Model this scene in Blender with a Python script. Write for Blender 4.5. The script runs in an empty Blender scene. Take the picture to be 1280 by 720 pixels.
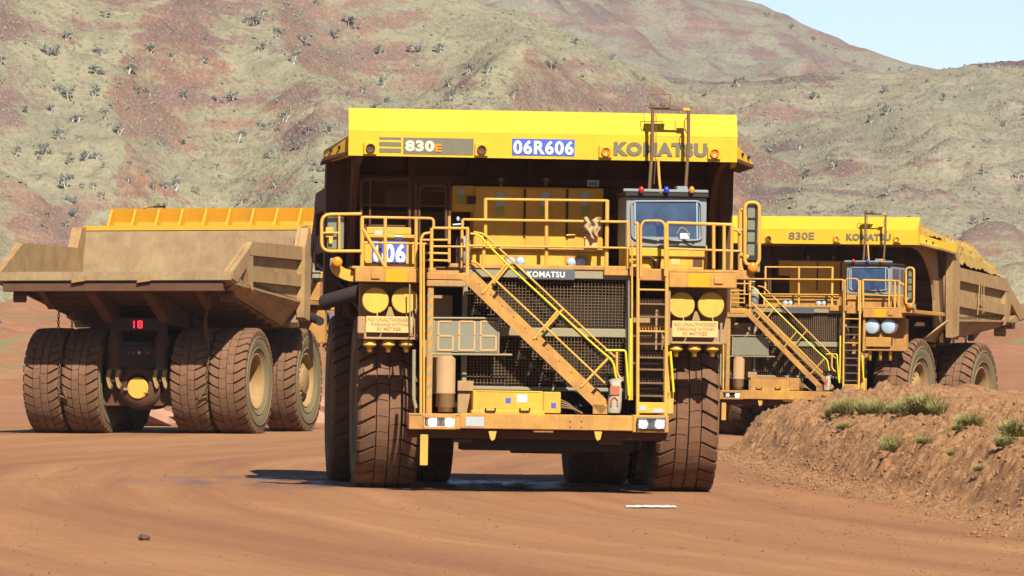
import bpy, math, random
from mathutils import Vector, Matrix, noise
R = math.radians
ALB = .52
sc = bpy.context.scene
COL = sc.collection
random.seed(7)

# ------------------------------------------------------------------ camera geometry (used to measure the photograph)
FPX, HZ, EYE = 8280.0, 431.7, 2.635
PITCH = math.atan((HZ - 360) / FPX)
def ray(px, py):
    dx, dz = (px - 640) / FPX, (360 - py) / FPX
    c, s = math.cos(PITCH), math.sin(PITCH)
    return Vector((dx, c - dz * s, s + dz * c))
T_MAIN = Matrix.Translation((0.35, 120, 0.0)) @ Matrix.Rotation(R(0.9), 4, 'Y') @ Matrix.Rotation(R(4.35), 4, 'Z')
T_INV = T_MAIN.inverted()
def P(px, py, yl):
    """point of the front truck, in the truck's own metres, on its plane y = yl"""
    o = T_INV @ Vector((0, 0, EYE)); d = T_INV.to_3x3() @ ray(px, py)
    return o + d * ((yl - o.y) / d.y)

# ------------------------------------------------------------------ materials
def new_mat(name):
    m = bpy.data.materials.new(name); m.use_nodes = True
    nt = m.node_tree
    return m, nt, nt.nodes['Principled BSDF']
def N(nt, t, **kw):
    n = nt.nodes.new(t)
    for k, v in kw.items():
        if hasattr(n, k): setattr(n, k, v)
        else: n.inputs[k.replace('_', ' ')].default_value = v
    return n
def ramp(nt, fac, stops):
    r = nt.nodes.new('ShaderNodeValToRGB'); nt.links.new(fac, r.inputs[0])
    el = r.color_ramp.elements
    while len(el) < len(stops): el.new(0.5)
    for e, (p, c) in zip(el, stops):
        e.position = p; e.color = (c, c, c, 1) if isinstance(c, (int, float)) else (*c, 1)
    return r.outputs[0]
def mix(nt, fac, a, b, mode='MIX'):
    m = nt.nodes.new('ShaderNodeMix'); m.data_type = 'RGBA'; m.blend_type = mode
    for sock, v in ((m.inputs[0], fac), (m.inputs[6], a), (m.inputs[7], b)):
        if isinstance(v, bpy.types.NodeSocket): nt.links.new(v, sock)
        elif isinstance(v, (int, float)): sock.default_value = v
        else: sock.default_value = (*v, 1)
    return m.outputs[2]
def noise_n(nt, vec, scale, detail=5, rough=.6, dist=0):
    n = N(nt, 'ShaderNodeTexNoise'); n.inputs['Scale'].default_value = scale
    n.inputs['Detail'].default_value = detail; n.inputs['Roughness'].default_value = rough
    n.inputs['Distortion'].default_value = dist
    if vec is not None: nt.links.new(vec, n.inputs['Vector'])
    return n.outputs['Fac']
def coords(nt, scale=(1, 1, 1), kind='Object'):
    tc = N(nt, 'ShaderNodeTexCoord'); mp = N(nt, 'ShaderNodeMapping')
    mp.inputs['Scale'].default_value = scale
    nt.links.new(tc.outputs[kind], mp.inputs[0]); return mp.outputs[0]
def geo_pos(nt, scale=(1, 1, 1)):
    g = N(nt, 'ShaderNodeNewGeometry'); mp = N(nt, 'ShaderNodeMapping')
    mp.inputs['Scale'].default_value = scale
    nt.links.new(g.outputs['Position'], mp.inputs[0]); return mp.outputs[0]
def bump(nt, bsdf, h, strength=.3, dist=.02):
    b = N(nt, 'ShaderNodeBump'); b.inputs['Strength'].default_value = strength; b.inputs['Distance'].default_value = dist
    nt.links.new(h, b.inputs['Height']); nt.links.new(b.outputs[0], bsdf.inputs['Normal'])

def dusty(name, base, dust, lo=.45, hi=.7, rough=.45, spec=.4, streak=True, bumpd=.006, metal=0):
    """paint with a coat of mine dust in clouds and runs"""
    m, nt, b = new_mat(name)
    v = geo_pos(nt)
    n1 = noise_n(nt, v, 1.3, 6, .65, .4)
    n2 = noise_n(nt, geo_pos(nt, (7, 7, .7)), 1.2, 4, .6)
    n3 = noise_n(nt, v, 14, 4, .7)
    s = N(nt, 'ShaderNodeMath', operation='MULTIPLY_ADD'); nt.links.new(n2, s.inputs[0]); s.inputs[1].default_value = .35 if streak else .1; nt.links.new(n1, s.inputs[2])
    s2 = N(nt, 'ShaderNodeMath', operation='MULTIPLY_ADD'); nt.links.new(n3, s2.inputs[0]); s2.inputs[1].default_value = .3; nt.links.new(s.outputs[0], s2.inputs[2])
    s3 = N(nt, 'ShaderNodeMath', operation='MULTIPLY'); nt.links.new(s2.outputs[0], s3.inputs[0]); s3.inputs[1].default_value = .62
    f = ramp(nt, s3.outputs[0], [(lo, 0), (hi, 1)])
    c = mix(nt, f, base, dust)
    chips = ramp(nt, noise_n(nt, v, 9, 6, .75, .8), [(.68, 0), (.72, 1)])
    c = mix(nt, chips, c, tuple(x * .45 for x in dust))
    nt.links.new(c, b.inputs['Base Color'])
    r = ramp(nt, f, [(0, rough), (1, .9)]); nt.links.new(r, b.inputs['Roughness'])
    b.inputs['Specular IOR Level'].default_value = spec; b.inputs['Metallic'].default_value = metal
    bump(nt, b, n3, .35, bumpd)
    return m
def plain(name, c, rough=.7, metal=0, spec=.4, var=.15, scale=6):
    m, nt, b = new_mat(name)
    n = noise_n(nt, geo_pos(nt), scale, 5, .65)
    cc = mix(nt, n, tuple(x * (1 - var) for x in c), tuple(min(1, x * (1 + var)) for x in c))
    nt.links.new(cc, b.inputs['Base Color'])
    b.inputs['Roughness'].default_value = rough; b.inputs['Metallic'].default_value = metal; b.inputs['Specular IOR Level'].default_value = spec
    return m
def emis(name, c, s, base=(.8, .8, .8)):
    m, nt, b = new_mat(name)
    b.inputs['Base Color'].default_value = (*base, 1); b.inputs['Emission Color'].default_value = (*c, 1); b.inputs['Emission Strength'].default_value = s
    return m

M = {}
M['canopy'] = dusty('canopy_yellow', (.92, .575, .035), (.82, .46, .06), .42, .80, .62, .12)
M['yellow'] = dusty('machine_yellow', (.88, .51, .02), (.68, .34, .06), .38, .66, .5)
M['orange'] = dusty('dusty_yellow', (.80, .42, .05), (.50, .24, .07), .32, .58, .65)
M['rail'] = dusty('rail_yellow', (.86, .48, .055), (.62, .31, .09), .4, .7, .55, bumpd=.001)
M['bright'] = plain('bright_yellow', (.9, .70, .01), .45)
M['tan'] = dusty('dust_tan', (.52, .32, .13), (.43, .25, .125), .35, .62, .8)
M['bodydust'] = dusty('body_dust', (.52, .34, .13), (.33, .18, .085), .38, .66, .85)
M['innerdust'] = dusty('inner_steel_dust', (.41, .285, .13), (.27, .165, .09), .38, .66, .7)
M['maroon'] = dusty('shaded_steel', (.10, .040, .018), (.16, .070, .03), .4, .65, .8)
M['ribyellow'] = dusty('rib_yellow', (.85, .42, .02), (.70, .33, .03), .5, .75, .6)
M['black'] = dusty('black_steel', (.018, .016, .015), (.06, .035, .022), .4, .75, .75)
M['void'] = plain('engine_black', (.012, .011, .010), .9)
M['grille'] = dusty('grille_bars', (.15, .09, .045), (.26, .15, .07), .4, .6, .8)
M['greyframe'] = dusty('radiator_grey', (.33, .31, .20), (.45, .33, .17), .45, .7, .8)
M['cabgrey'] = dusty('cab_grey', (.30, .33, .33), (.36, .33, .27), .5, .75, .6)
M['tread'] = dusty('tyre_tread', (.15, .078, .045), (.28, .145, .080), .3, .6, .9, .15)
M['side'] = dusty('tyre_sidewall', (.22, .185, .095), (.28, .20, .11), .35, .7, .9, .15)
M['rimtan'] = dusty('rim_dust', (.50, .31, .10), (.36, .20, .09), .35, .65, .7)
M['silver'] = plain('lamp_glass', (.50, .66, .80), .2, .0, .6)
M['lampback'] = plain('lamp_chrome', (.8, .82, .85), .15, .9)
M['greysign'] = plain('sign_grey', (.27, .26, .17), .6)
M['darkgrey'] = plain('plate_grey', (.10, .12, .13), .6)
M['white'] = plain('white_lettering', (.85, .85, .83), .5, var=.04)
M['cream'] = plain('cream_lettering', (.85, .80, .55), .5, var=.04)
M['blue'] = plain('number_blue', (.07, .13, .62), .5, var=.05)
M['greytext'] = plain('grey_lettering', (.20, .18, .11), .7)
M['faint'] = plain('worn_lettering', (.47, .28, .12), .8)
M['signplate'] = dusty('warning_plate', (.86, .60, .22), (.80, .50, .18), .4, .7, .7)
M['cover'] = dusty('lamp_cover_yellow', (.86, .55, .05), (.74, .40, .08), .4, .65, .6)
M['reflector'] = plain('reflector_amber', (.85, .42, .01), .3)
M['red'] = plain('red_glass', (.6, .02, .01), .25)
M['amber'] = plain('amber_glass', (.85, .30, .02), .25)
M['bluelamp'] = plain('blue_glass', (.03, .06, .55), .25)
M['lit'] = emis('lit_lamp', (1, .99, .98), 25)
M['redled'] = emis('red_led', (1, .02, .04), 1.6, (.3, 0, 0))
M['ledseg'] = plain('unlit_segments', (.72, .40, .17), .6)
M['sack'] = plain('paper_sack', (.52, .44, .33), .85)
M['sackred'] = plain('sack_red', (.55, .16, .08), .8)
M['rag'] = plain('cotton_rag', (.62, .42, .22), .95)
M['chain'] = plain('rusty_chain', (.20, .11, .045), .8)
M['ore'] = dusty('ore', (.54, .36, .10), (.40, .24, .08), .35, .65, .95, .1, False, .06)
M['glassmirror'] = plain('mirror_grey', (.30, .31, .22), .35, .3)
M['green'] = plain('label_green', (.35, .45, .05), .7)
M['labelwhite'] = plain('label_pale', (.50, .55, .55), .7)
m, nt, b = new_mat('cab_glass'); M['glass'] = m
b.inputs['Base Color'].default_value = (.035, .075, .16, 1); b.inputs['Roughness'].default_value = .08; b.inputs['Specular IOR Level'].default_value = .8
nn = ramp(nt, noise_n(nt, geo_pos(nt), 4, 4, .7), [(.35, 0), (.65, 1)]); nt.links.new(mix(nt, nn, (.02, .042, .12), (.045, .09, .20)), b.inputs['Base Color'])

# ------------------------------------------------------------------ mesh builder
class MB:
    def __init__(s): s.v = []; s.f = []; s.m = []; s.sm = []
    def add(s, vs, fs, mi=0, smooth=False):
        o = len(s.v); s.v += [tuple(v) for v in vs]
        for f in fs: s.f.append(tuple(i + o for i in f)); s.m.append(mi); s.sm.append(smooth)
        return s
    def box(s, x0, x1, y0, y1, z0, z1, mi=0):
        if x0 > x1: x0, x1 = x1, x0
        if y0 > y1: y0, y1 = y1, y0
        if z0 > z1: z0, z1 = z1, z0
        b_ = min(.015, .2 * min(x1 - x0, y1 - y0, z1 - z0))
        # chamfered box: 24 vertices
        vs = []; idx = {}
        for ix in (0, 1):
            for iy in (0, 1):
                for iz in (0, 1):
                    X, Y, Z = (x0, x1)[ix], (y0, y1)[iy], (z0, z1)[iz]
                    sx, sy, sz = (1, -1)[ix], (1, -1)[iy], (1, -1)[iz]
                    idx[(ix, iy, iz, 0)] = len(vs); vs.append((X, Y + sy * b_, Z + sz * b_))
                    idx[(ix, iy, iz, 1)] = len(vs); vs.append((X + sx * b_, Y, Z + sz * b_))
                    idx[(ix, iy, iz, 2)] = len(vs); vs.append((X + sx * b_, Y + sy * b_, Z))
        fs = []
        q = [(0, 0), (1, 0), (1, 1), (0, 1)]
        for a in (0, 1):
            fs.append([idx[(a, u, w, 0)] for u, w in (q if a else q[::-1])])
            fs.append([idx[(u, a, w, 1)] for u, w in (q[::-1] if a else q)])
            fs.append([idx[(u, w, a, 2)] for u, w in (q if a else q[::-1])])
        for a in (0, 1):
            for c in (0, 1):
                fs.append([idx[(a, c, 0, 0)], idx[(a, c, 1, 0)], idx[(a, c, 1, 1)], idx[(a, c, 0, 1)]])
                fs.append([idx[(a, 0, c, 0)], idx[(a, 1, c, 0)], idx[(a, 1, c, 2)], idx[(a, 0, c, 2)]])
                fs.append([idx[(0, a, c, 1)], idx[(1, a, c, 1)], idx[(1, a, c, 2)], idx[(0, a, c, 2)]])
                for e in (0, 1):
                    fs.append([idx[(a, c, e, 0)], idx[(a, c, e, 1)], idx[(a, c, e, 2)]])
        return s.add(vs, fs, mi)
    def bp(s, px0, py0, px1, py1, yf, d, mi=0):
        """box whose front face covers that rectangle of the photo on plane yf, depth d back"""
        a = P(px0, (py0 + py1) / 2, yf); b = P(px1, (py0 + py1) / 2, yf)
        c = P((px0 + px1) / 2, py0, yf); e = P((px0 + px1) / 2, py1, yf)
        return s.box(a.x, b.x, yf, yf + d, e.z, c.z, mi)
    def tube(s, pts, r, n=6, mi=0, cap=True, smooth=True):
        pts = [Vector(p) for p in pts]; rings = []
        L = len(pts); prev = None
        for i, p in enumerate(pts):
            t = (pts[min(i + 1, L - 1)] - pts[max(i - 1, 0)])
            if t.length < 1e-9: t = Vector((0, 0, 1))
            t.normalize()
            if prev is None:
                a = Vector((0, 1, 0)) if abs(t.y) < .9 else Vector((1, 0, 0))
                u = (a - t * a.dot(t)).normalized()
            else:
                u = prev - t * prev.dot(t)
                u = u.normalized() if u.length > 1e-6 else Vector((1, 0, 0))
            prev = u; w = t.cross(u)
            rr = r[i] if isinstance(r, (list, tuple)) else r
            rings.append([p + (u * math.cos(2 * math.pi * k / n) + w * math.sin(2 * math.pi * k / n)) * rr for k in range(n)])
        vs = [v for rg in rings for v in rg]
        fs = [[i * n + k, i * n + (k + 1) % n, (i + 1) * n + (k + 1) % n, (i + 1) * n + k] for i in range(L - 1) for k in range(n)]
        s.add(vs, fs, mi, smooth)
        if cap: s.add(rings[0], [list(range(n))[::-1]], mi); s.add(rings[-1], [list(range(n))], mi)
        return s
    def lathe(s, prof, o, ax='y', n=24, mi=0, smooth=True, close=False):
        """prof: (distance along axis, radius)"""
        vs = []
        for (t, r) in prof:
            for k in range(n):
                a = 2 * math.pi * k / n; c, d = math.cos(a) * r, math.sin(a) * r
                vs.append({'y': (o[0] + c, o[1] + t, o[2] + d), 'x': (o[0] + t, o[1] + c, o[2] + d), 'z': (o[0] + c, o[1] + d, o[2] + t)}[ax])
        L = len(prof)
        fs = [[i * n + k, i * n + (k + 1) % n, (i + 1) * n + (k + 1) % n, (i + 1) * n + k] for i in range(L - 1) for k in range(n)]
        s.add(vs, fs, mi, smooth)
        return s
    def prism(s, poly, ax, a, b, mi=0):
        """poly: 2-D outline; ax 'x': (y,z) outline extruded from x=a to b; 'y': (x,z); 'z': (x,y)"""
        def mk(p, t): return {'x': (t, p[0], p[1]), 'y': (p[0], t, p[1]), 'z': (p[0], p[1], t)}[ax]
        n = len(poly)
        vs = [mk(p, a) for p in poly] + [mk(p, b) for p in poly]
        fs = [list(range(n)), list(range(2 * n - 1, n - 1, -1))] + [[k, k + n, (k + 1) % n + n, (k + 1) % n] for k in range(n)]
        return s.add(vs, fs, mi)
    def hull8(s, a, b, mi=0):
        """two quads (4 points each) joined into a solid"""
        return s.add(list(a) + list(b), [[0, 1, 2, 3], [7, 6, 5, 4], [0, 4, 5, 1], [1, 5, 6, 2], [2, 6, 7, 3], [3, 7, 4, 0]], mi)
    def build(s, name, mats, parent=None, loc=None):
        me = bpy.data.meshes.new(name); me.from_pydata(s.v, [], s.f)
        if not isinstance(mats, (list, tuple)): mats = [mats]
        for mm in mats: me.materials.append(M[mm] if isinstance(mm, str) else mm)
        me.polygons.foreach_set('material_index', s.m); me.polygons.foreach_set('use_smooth', s.sm)
        me.update()
        bm_fix(me)
        o = bpy.data.objects.new(name, me); COL.objects.link(o)
        if parent: o.parent = parent
        if loc is not None: o.location = loc
        return o
import bmesh
def bm_fix(me):
    if len(me.polygons) > 60000: return
    bm = bmesh.new(); bm.from_mesh(me); bmesh.ops.recalc_face_normals(bm, faces=bm.faces); bm.to_mesh(me); bm.free()

def tag(o, label=None, cat=None, group=None, kind=None):
    if label: o['label'] = label
    if cat: o['category'] = cat
    if group: o['group'] = group
    if kind: o['kind'] = kind
    return o
def rnd(pts, r=.12, k=4):
    """round the corners of a polyline"""
    pts = [Vector(p) for p in pts]; out = [pts[0]]
    for i in range(1, len(pts) - 1):
        a, b, c = pts[i - 1], pts[i], pts[i + 1]
        ra = min(r, (a - b).length * .45, (c - b).length * .45)
        p, q = b + (a - b).normalized() * ra, b + (c - b).normalized() * ra
        for j in range(k + 1):
            t = j / k; out.append(p * (1 - t) ** 2 + b * 2 * t * (1 - t) + q * t ** 2)
    out.append(pts[-1]); return out
def rail(mb, pp, yl, r=.028, rad=.12, mi=0):
    mb.tube(rnd([P(x, y, yl) for x, y in pp], rad), r, 6, mi)

def text(name, body, mat, parent, x0, x1, z0, z1, y, off=0.0, depth=.012, face=-1, shear=0):
    cu = bpy.data.curves.new(name, 'FONT'); cu.body = body; cu.size = 1; cu.offset = off; cu.extrude = .02; cu.resolution_u = 3
    if hasattr(cu, 'space_character'): cu.space_character = 1.12 if off > .02 else 1.02
    o = bpy.data.objects.new(name, cu); COL.objects.link(o)
    bpy.context.view_layer.update()
    dg = bpy.context.evaluated_depsgraph_get()
    me = bpy.data.meshes.new_from_object(o.evaluated_get(dg))
    bpy.data.objects.remove(o)
    xs = [v.co.x for v in me.vertices]; ys = [v.co.y for v in me.vertices]
    ax, bx, ay, by = min(xs), max(xs), min(ys), max(ys)
    for v in me.vertices:
        tx = (v.co.x - ax) / (bx - ax); tz = (v.co.y - ay) / (by - ay)
        if face > 0: tx = 1 - tx
        yy = y + (depth if (v.co.z < 0) == (face < 0) else 0) * 1.0
        yy = y if v.co.z < 0 else y + face * depth
        v.co = (x0 + tx * (x1 - x0), yy, z0 + tz * (z1 - z0))
    me.materials.clear(); me.materials.append(M[mat])
    t = bpy.data.objects.new(name, me); COL.objects.link(t); t.parent = parent
    return t
def textp(name, body, mat, parent, px0, py0, px1, py1, yf, off=0.0, depth=.012):
    a = P(px0, (py0 + py1) / 2, yf); b = P(px1, (py0 + py1) / 2, yf); c = P((px0 + px1) / 2, py0, yf); e = P((px0 + px1) / 2, py1, yf)
    return text(name, body, mat, parent, a.x, b.x, e.z, c.z, yf, off, depth)

SEG = {'0': 'abcdef', '1': 'bc', '6': 'acdefg', '8': 'abcdefg'}
def seg_digit(mb, ch, x0, x1, z0, z1, y0, y1, t, mi=0):
    zm = (z0 + z1) / 2; g = t * .15
    q = {'a': (x0 + t, x1 - t, z1 - t, z1), 'd': (x0 + t, x1 - t, z0, z0 + t), 'g': (x0 + t, x1 - t, zm - t / 2, zm + t / 2),
         'f': (x0, x0 + t, zm + g, z1 - g), 'b': (x1 - t, x1, zm + g, z1 - g), 'e': (x0, x0 + t, z0 + g, zm - g), 'c': (x1 - t, x1, z0 + g, zm - g)}
    for c in SEG[ch]:
        a = q[c]; mb.box(a[0], a[1], y0, y1, a[2], a[3], mi)

# ------------------------------------------------------------------ tyre
TR, TW = 1.575, 1.08
def tyre_mesh():
    mb = MB(); w = TW / 2
    prof = [(-.40, .80), (-.46, .83), (-.50, .95), (-.545, 1.10), (-.56, 1.22), (-.545, 1.36), (-.515, 1.46), (-.47, 1.485), (-.2, 1.50), (0, 1.505),
            (.2, 1.50), (.47, 1.485), (.515, 1.46), (.545, 1.36), (.56, 1.22), (.545, 1.10), (.50, .95), (.46, .83), (.40, .80)]
    mb.lathe(prof[:7], (0, 0, 0), 'x', 72, 1); mb.lathe(prof[6:13], (0, 0, 0), 'x', 72, 0); mb.lathe(prof[12:], (0, 0, 0), 'x', 72, 1)
    NP = 34; dp = 2 * math.pi / NP
    # columns: list of (x, r) stations from outer to inner, base radii, gap share
    shoulder = [(-.56, 1.40, 1.37), (-.555, 1.50, 1.45), (-.50, 1.562, 1.49), (-.40, 1.572, 1.50), (-.30, 1.575, 1.50), (-.235, 1.575, 1.50)]
    centre = [(-.215, 1.578, 1.50), (-.14, 1.58, 1.50), (-.07, 1.58, 1.50), (-.012, 1.58, 1.50)]
    def sweep(x):
        a = abs(x); return dp * (.34 * (a / .54) ** 3 - .25 * math.sin(a * 9) * .5)
    for side in (-1, 1):
        ph = 0 if side < 0 else dp * .5
        for stations, gap in ((shoulder, .19), (centre, .05)):
            for k in range(NP):
                rows = []
                jit = random.uniform(-.01, .01)
                for (x, r, rb) in stations:
                    a0 = ph + k * dp + sweep(x) + dp * gap / 2 * (1.5 if abs(x) > .45 else 1)
                    a1 = ph + (k + 1) * dp + sweep(x) - dp * gap / 2 * (1.5 if abs(x) > .45 else 1)
                    xx = x if side < 0 else -x
                    am = (a0 + a1) / 2
                    rows.append([(xx, math.cos(a) * q, math.sin(a) * q) for a, q in ((a0, rb), (a0, r), (am, r + jit * .3), (a1, r), (a1, rb))])
                n = 5; vs = [v for rw in rows for v in rw]
                fs = [[i * n + j, i * n + j + 1, (i + 1) * n + j + 1, (i + 1) * n + j] for i in range(len(rows) - 1) for j in range(n - 1)]
                fs += [list(range(n)), [(len(rows) - 1) * n + j for j in range(n)][::-1]]
                mb.add(vs, fs, 0)
    # rings moulded in the sidewall
    for s_ in (-1, 1):
        mb.lathe([(s_ * .553, 1.285), (s_ * .572, 1.29), (s_ * .572, 1.305), (s_ * .550, 1.31)], (0, 0, 0), 'x', 72, 1)
        mb.lathe([(s_ * .50, .96), (s_ * .535, .97), (s_ * .54, .99), (s_ * .52, 1.01)], (0, 0, 0), 'x', 72, 1)
    o = mb.build('tyre', ['tread', 'side']); me = o.data; bpy.data.objects.remove(o); return me
TYRE = tyre_mesh()

def rim_front(s_):
    mb = MB()
    mb.lathe([(.40, .80), (.47, .83), (.48, .80), (.42, .76), (.30, .73), (.12, .70), (.10, .50), (.30, .42), (.42, .40), (.47, .34), (.47, 0.001)], (0, 0, 0), 'x', 36)
    for k in range(14):
        a = 2 * math.pi * k / 14; c, d = math.cos(a), math.sin(a)
        t = Vector((0, -d, c)) * .035
        A = Vector((0, c, d))
        mb.hull8([A * .42 + t + Vector((.10, 0, 0)), A * .42 - t + Vector((.10, 0, 0)), A * .42 - t + Vector((.40, 0, 0)), A * .42 + t + Vector((.40, 0, 0))],
                 [A * .70 + t + Vector((.12, 0, 0)), A * .70 - t + Vector((.12, 0, 0)), A * .70 - t + Vector((.26, 0, 0)), A * .70 + t + Vector((.26, 0, 0))])
    for k in range(20):
        a = 2 * math.pi * k / 20; mb.lathe([(.30, .02), (.46, .02), (.46, .001)], (0, math.cos(a) * .37, math.sin(a) * .37), 'x', 6)
    if s_ < 0: mb.v = [(-x, y, z) for x, y, z in mb.v]
    return mb
def rim_rear(s_):
    mb = MB()
    mb.lathe([(.40, .80), (.47, .83), (.48, .80), (.42, .76), (.2, .74), (-.25, .70), (-.30, .62), (-.30, .40), (-.20, .36), (-.10, .34), (-.10, .001)], (0, 0, 0), 'x', 36)
    for k in range(24):
        a = 2 * math.pi * k / 24; mb.lathe([(-.30, .03), (-.22, .03), (-.22, .001)], (0, math.cos(a) * .62, math.sin(a) * .62), 'x', 6)
    mb.box(-.3, -.1, -.1, .1, .12, .3)
    if s_ < 0: mb.v = [(-x, y, z) for x, y, z in mb.v]
    return mb
RIMS = {}
for s_ in (-1, 1):
    for nm, fn in (('f', rim_front), ('r', rim_rear)):
        o = fn(s_).build('rim', 'rimtan'); RIMS[(nm, s_)] = o.data; bpy.data.objects.remove(o)

# ------------------------------------------------------------------ the haul truck
def emp(name, parent=None, loc=(0, 0, 0)):
    o = bpy.data.objects.new(name, None); COL.objects.link(o); o.empty_display_size = .3
    if parent: o.parent = parent
    o.location = loc; return o
WB = 5.8

def make_truck(var, Tm, label):
    main = var == 'front'; right = var == 'right'; left = var == 'left'
    root = emp('haul_truck'); root.matrix_world = Tm
    tag(root, label, 'dump truck', 'giant yellow haul trucks on the mine road')
    PNT = 'yellow' if main else 'orange'
    PNT2 = 'orange'
    # ---------------- wheels
    for (x, y, s_, kd) in ((-2.69, 0, -1, 'f'), (2.69, 0, 1, 'f'), (-2.86, WB, -1, 'r'), (-1.67, WB, 1, 'r'), (1.67, WB, -1, 'r'), (2.86, WB, 1, 'r')):
        w = bpy.data.objects.new('wheel', RIMS[(kd, s_)]); COL.objects.link(w); w.parent = root
        w.location = (x, y, TR); w.rotation_euler = (random.uniform(0, 6), 0, 0)
        t = bpy.data.objects.new('tyre', TYRE); COL.objects.link(t); t.parent = w
    # ---------------- chassis
    mb = MB()
    for s_ in (-1, 1):
        mb.box(s_ * .65, s_ * .95, -2.2, 6.9, 1.55, 2.5)
        mb.box(s_ * 1.0, s_ * 2.05, -.28, .28, 1.35, 1.8)
        mb.tube([(s_ * 1.35, .0, 1.5), (s_ * 1.25, -.1, 3.3)], .2, 12)
        mb.box(s_ * .9, s_ * 1.3, -1.7, -1.2, 1.2, 3.7)
        mb.lathe([(0, .45), (s_ * .9, .45), (s_ * .95, .3)], (s_ * 1.3, 0, TR), 'x', 16)
    mb.box(-.95, .95, -1.9, -1.4, .95, 1.9); mb.box(-.8, .8, -1.0, 4.5, 1.0, 1.75); mb.box(-1.2, 1.2, 2.6, 3.2, 1.5, 2.6); mb.box(-.95, .95, 6.5, 6.9, 2.0, 2.6)
    mb.box(-1.55, -1.0, -2.0, -1.6, 1.15, 1.6); mb.box(1.0, 1.55, -2.0, -1.6, 1.15, 1.6)
    mb.box(-1.9, 1.9, -1.75, 1.9, 1.9, 3.9)     # engine mass behind the radiator
    mb.build('chassis', 'black', root)
    for s_ in (-1, 1):          # fuel tank and hydraulic tank between the axles
        mb = MB(); mb.lathe([(-.9, .001), (-.9, .5), (-.85, .55), (.85, .55), (.9, .5), (.9, .001)], (s_ * 1.75, 2.75, 2.05), 'y', 24)
        for q in (-.5, .5): mb.lathe([(q - .05, .575), (q + .05, .575)], (s_ * 1.75, 2.75, 2.05), 'y', 24)
        mb.build('fuel_tank' if s_ > 0 else 'hydraulic_tank', 'tan', root)
    # ---------------- rear axle and struts
    ax = MB()
    ax.lathe([(-2.9, .45), (-1.1, .45), (-1.0, .68), (1.0, .68), (1.1, .45), (2.9, .45)], (0, WB, TR), 'x', 28)
    ax.lathe([(-.6, .72), (.7, .72), (1.0, .6), (1.05, .35)], (0, WB, 1.45), 'y', 28)
    ax.box(-1.15, 1.15, WB + .2, WB + .75, .85, 1.6)
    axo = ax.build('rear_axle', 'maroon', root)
    c = MB().lathe([(0, .32), (.06, .32), (.075, .30), (.075, .001)], (0, WB + 1.02, 1.38), 'y', 32, 0, False); c.build('axle_cover', 'cover', axo)
    h = MB().box(.28, .42, WB + 1.08, WB + 1.16, 1.30, 1.38).box(-.33, -.2, WB + 1.05, WB + 1.12, 1.22, 1.26); h.build('latch', 'rimtan', axo)
    for s_ in (-1, 1):
        su = MB(); su.lathe([(0, .22), (.95, .22), (.97, .15), (1.6, .15)], (s_ * .72, WB + .95, 1.95), 'z', 20)
        suo = su.build('suspension_strut', 'maroon', root)
        cl = MB()
        for q in (-.16, .12):
            cl.prism([(s_ * .72 + q - .06, 1.92), (s_ * .72 + q + .07, 1.92), (s_ * .72 + q + .12, 1.7), (s_ * .72 + q + .05, 1.42), (s_ * .72 + q - .02, 1.35), (s_ * .72 + q - .05, 1.45), (s_ * .72 + q + .01, 1.62)], 'y', WB + .95, WB + 1.15)
        cl.lathe([(0, .001), (.04, .2), (.0, .23)], (s_ * .72, WB + .95, 1.93), 'z', 16)
        cl.build('clevis', 'rimtan', suo)
        ho = MB().tube([(s_ * 1.05, 3.6, 1.9), (s_ * 1.05, 4.6, 3.1)], .17, 14).tube([(s_ * 1.05, 4.6, 3.1), (s_ * 1.05, 5.0, 3.6)], .11, 12)
        ho.build('hoist_cylinder', 'black', root)
    bk = MB().box(-.8, .8, WB + .95, WB + 1.15, 3.05, 3.45).box(-.45, .45, WB + .9, WB + 1.05, 1.95, 2.75)
    bko = bk.build('rear_panel', 'black', root)
    for q, mm in ((-.28, 'red'), (-.12, 'darkgrey'), (.05, 'silver'), (.3, 'red')):
        MB().lathe([(0, .05), (.04, .05), (.045, .001)], (-q, WB + 1.06, 2.42), 'y', 10).build('tail_lamp', mm, bko)
    if left:
        d = MB()
        seg_digit(d, '1', -.02, .10, 3.14, 3.36, WB + 1.16, WB + 1.19, .035)
        seg_digit(d, '8', -.17, -.03, 3.14, 3.36, WB + 1.16, WB + 1.19, .035)
        d.v = [(x, y, z) for x, y, z in d.v]
        d.build('number_display', 'redled', bko)
    # rock ejector chains between the dual tyres
    for s_ in (-1, 1):
        for (dy, xo, zt, zb) in ((1.5, 2.27, 3.75, 1.15), (.9, 2.05, 3.6, 2.0)):
            ch = MB(); n = int((zt - zb) / .085)
            for k in range(n):
                z = zt - k * .085; sw = .04 * math.sin(k * .3); rows = []
                for j in range(9):
                    a = 2 * math.pi * j / 8
                    off = Vector((math.cos(a) * .035, 0, math.sin(a) * .06)) if k % 2 else Vector((0, math.cos(a) * .035, math.sin(a) * .06))
                    rows.append(Vector((s_ * xo + sw, WB + dy, z)) + off)
                ch.tube(rows, .014, 5, cap=False)
            if dy > 1:
                ch.tube([(s_ * xo, WB + dy, zb), (s_ * (xo - .25), WB + dy + .05, zb - .1), (s_ * (xo - .1), WB + dy, zb + .25)], .035, 6)
            ch.build('chain', 'chain', root)
    # ---------------- bumper
    bu = MB()
    bu.bp(575, 518, 791, 537.5, -3.1, .5)
    bu.bp(511, 517, 575, 521, -3.1, .5); bu.bp(511, 517, 529, 537, -3.1, .5); bu.bp(569, 517, 576, 537, -3.1, .5)
    bu.bp(529, 533, 570, 537, -3.1, .5); bu.bp(529, 520, 570, 534, -2.95, .3)
    bu.bp(791, 519, 836, 541, -2.98, .4)
    bu.bp(667, 536, 692, 541, -3.06, .3)
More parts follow.
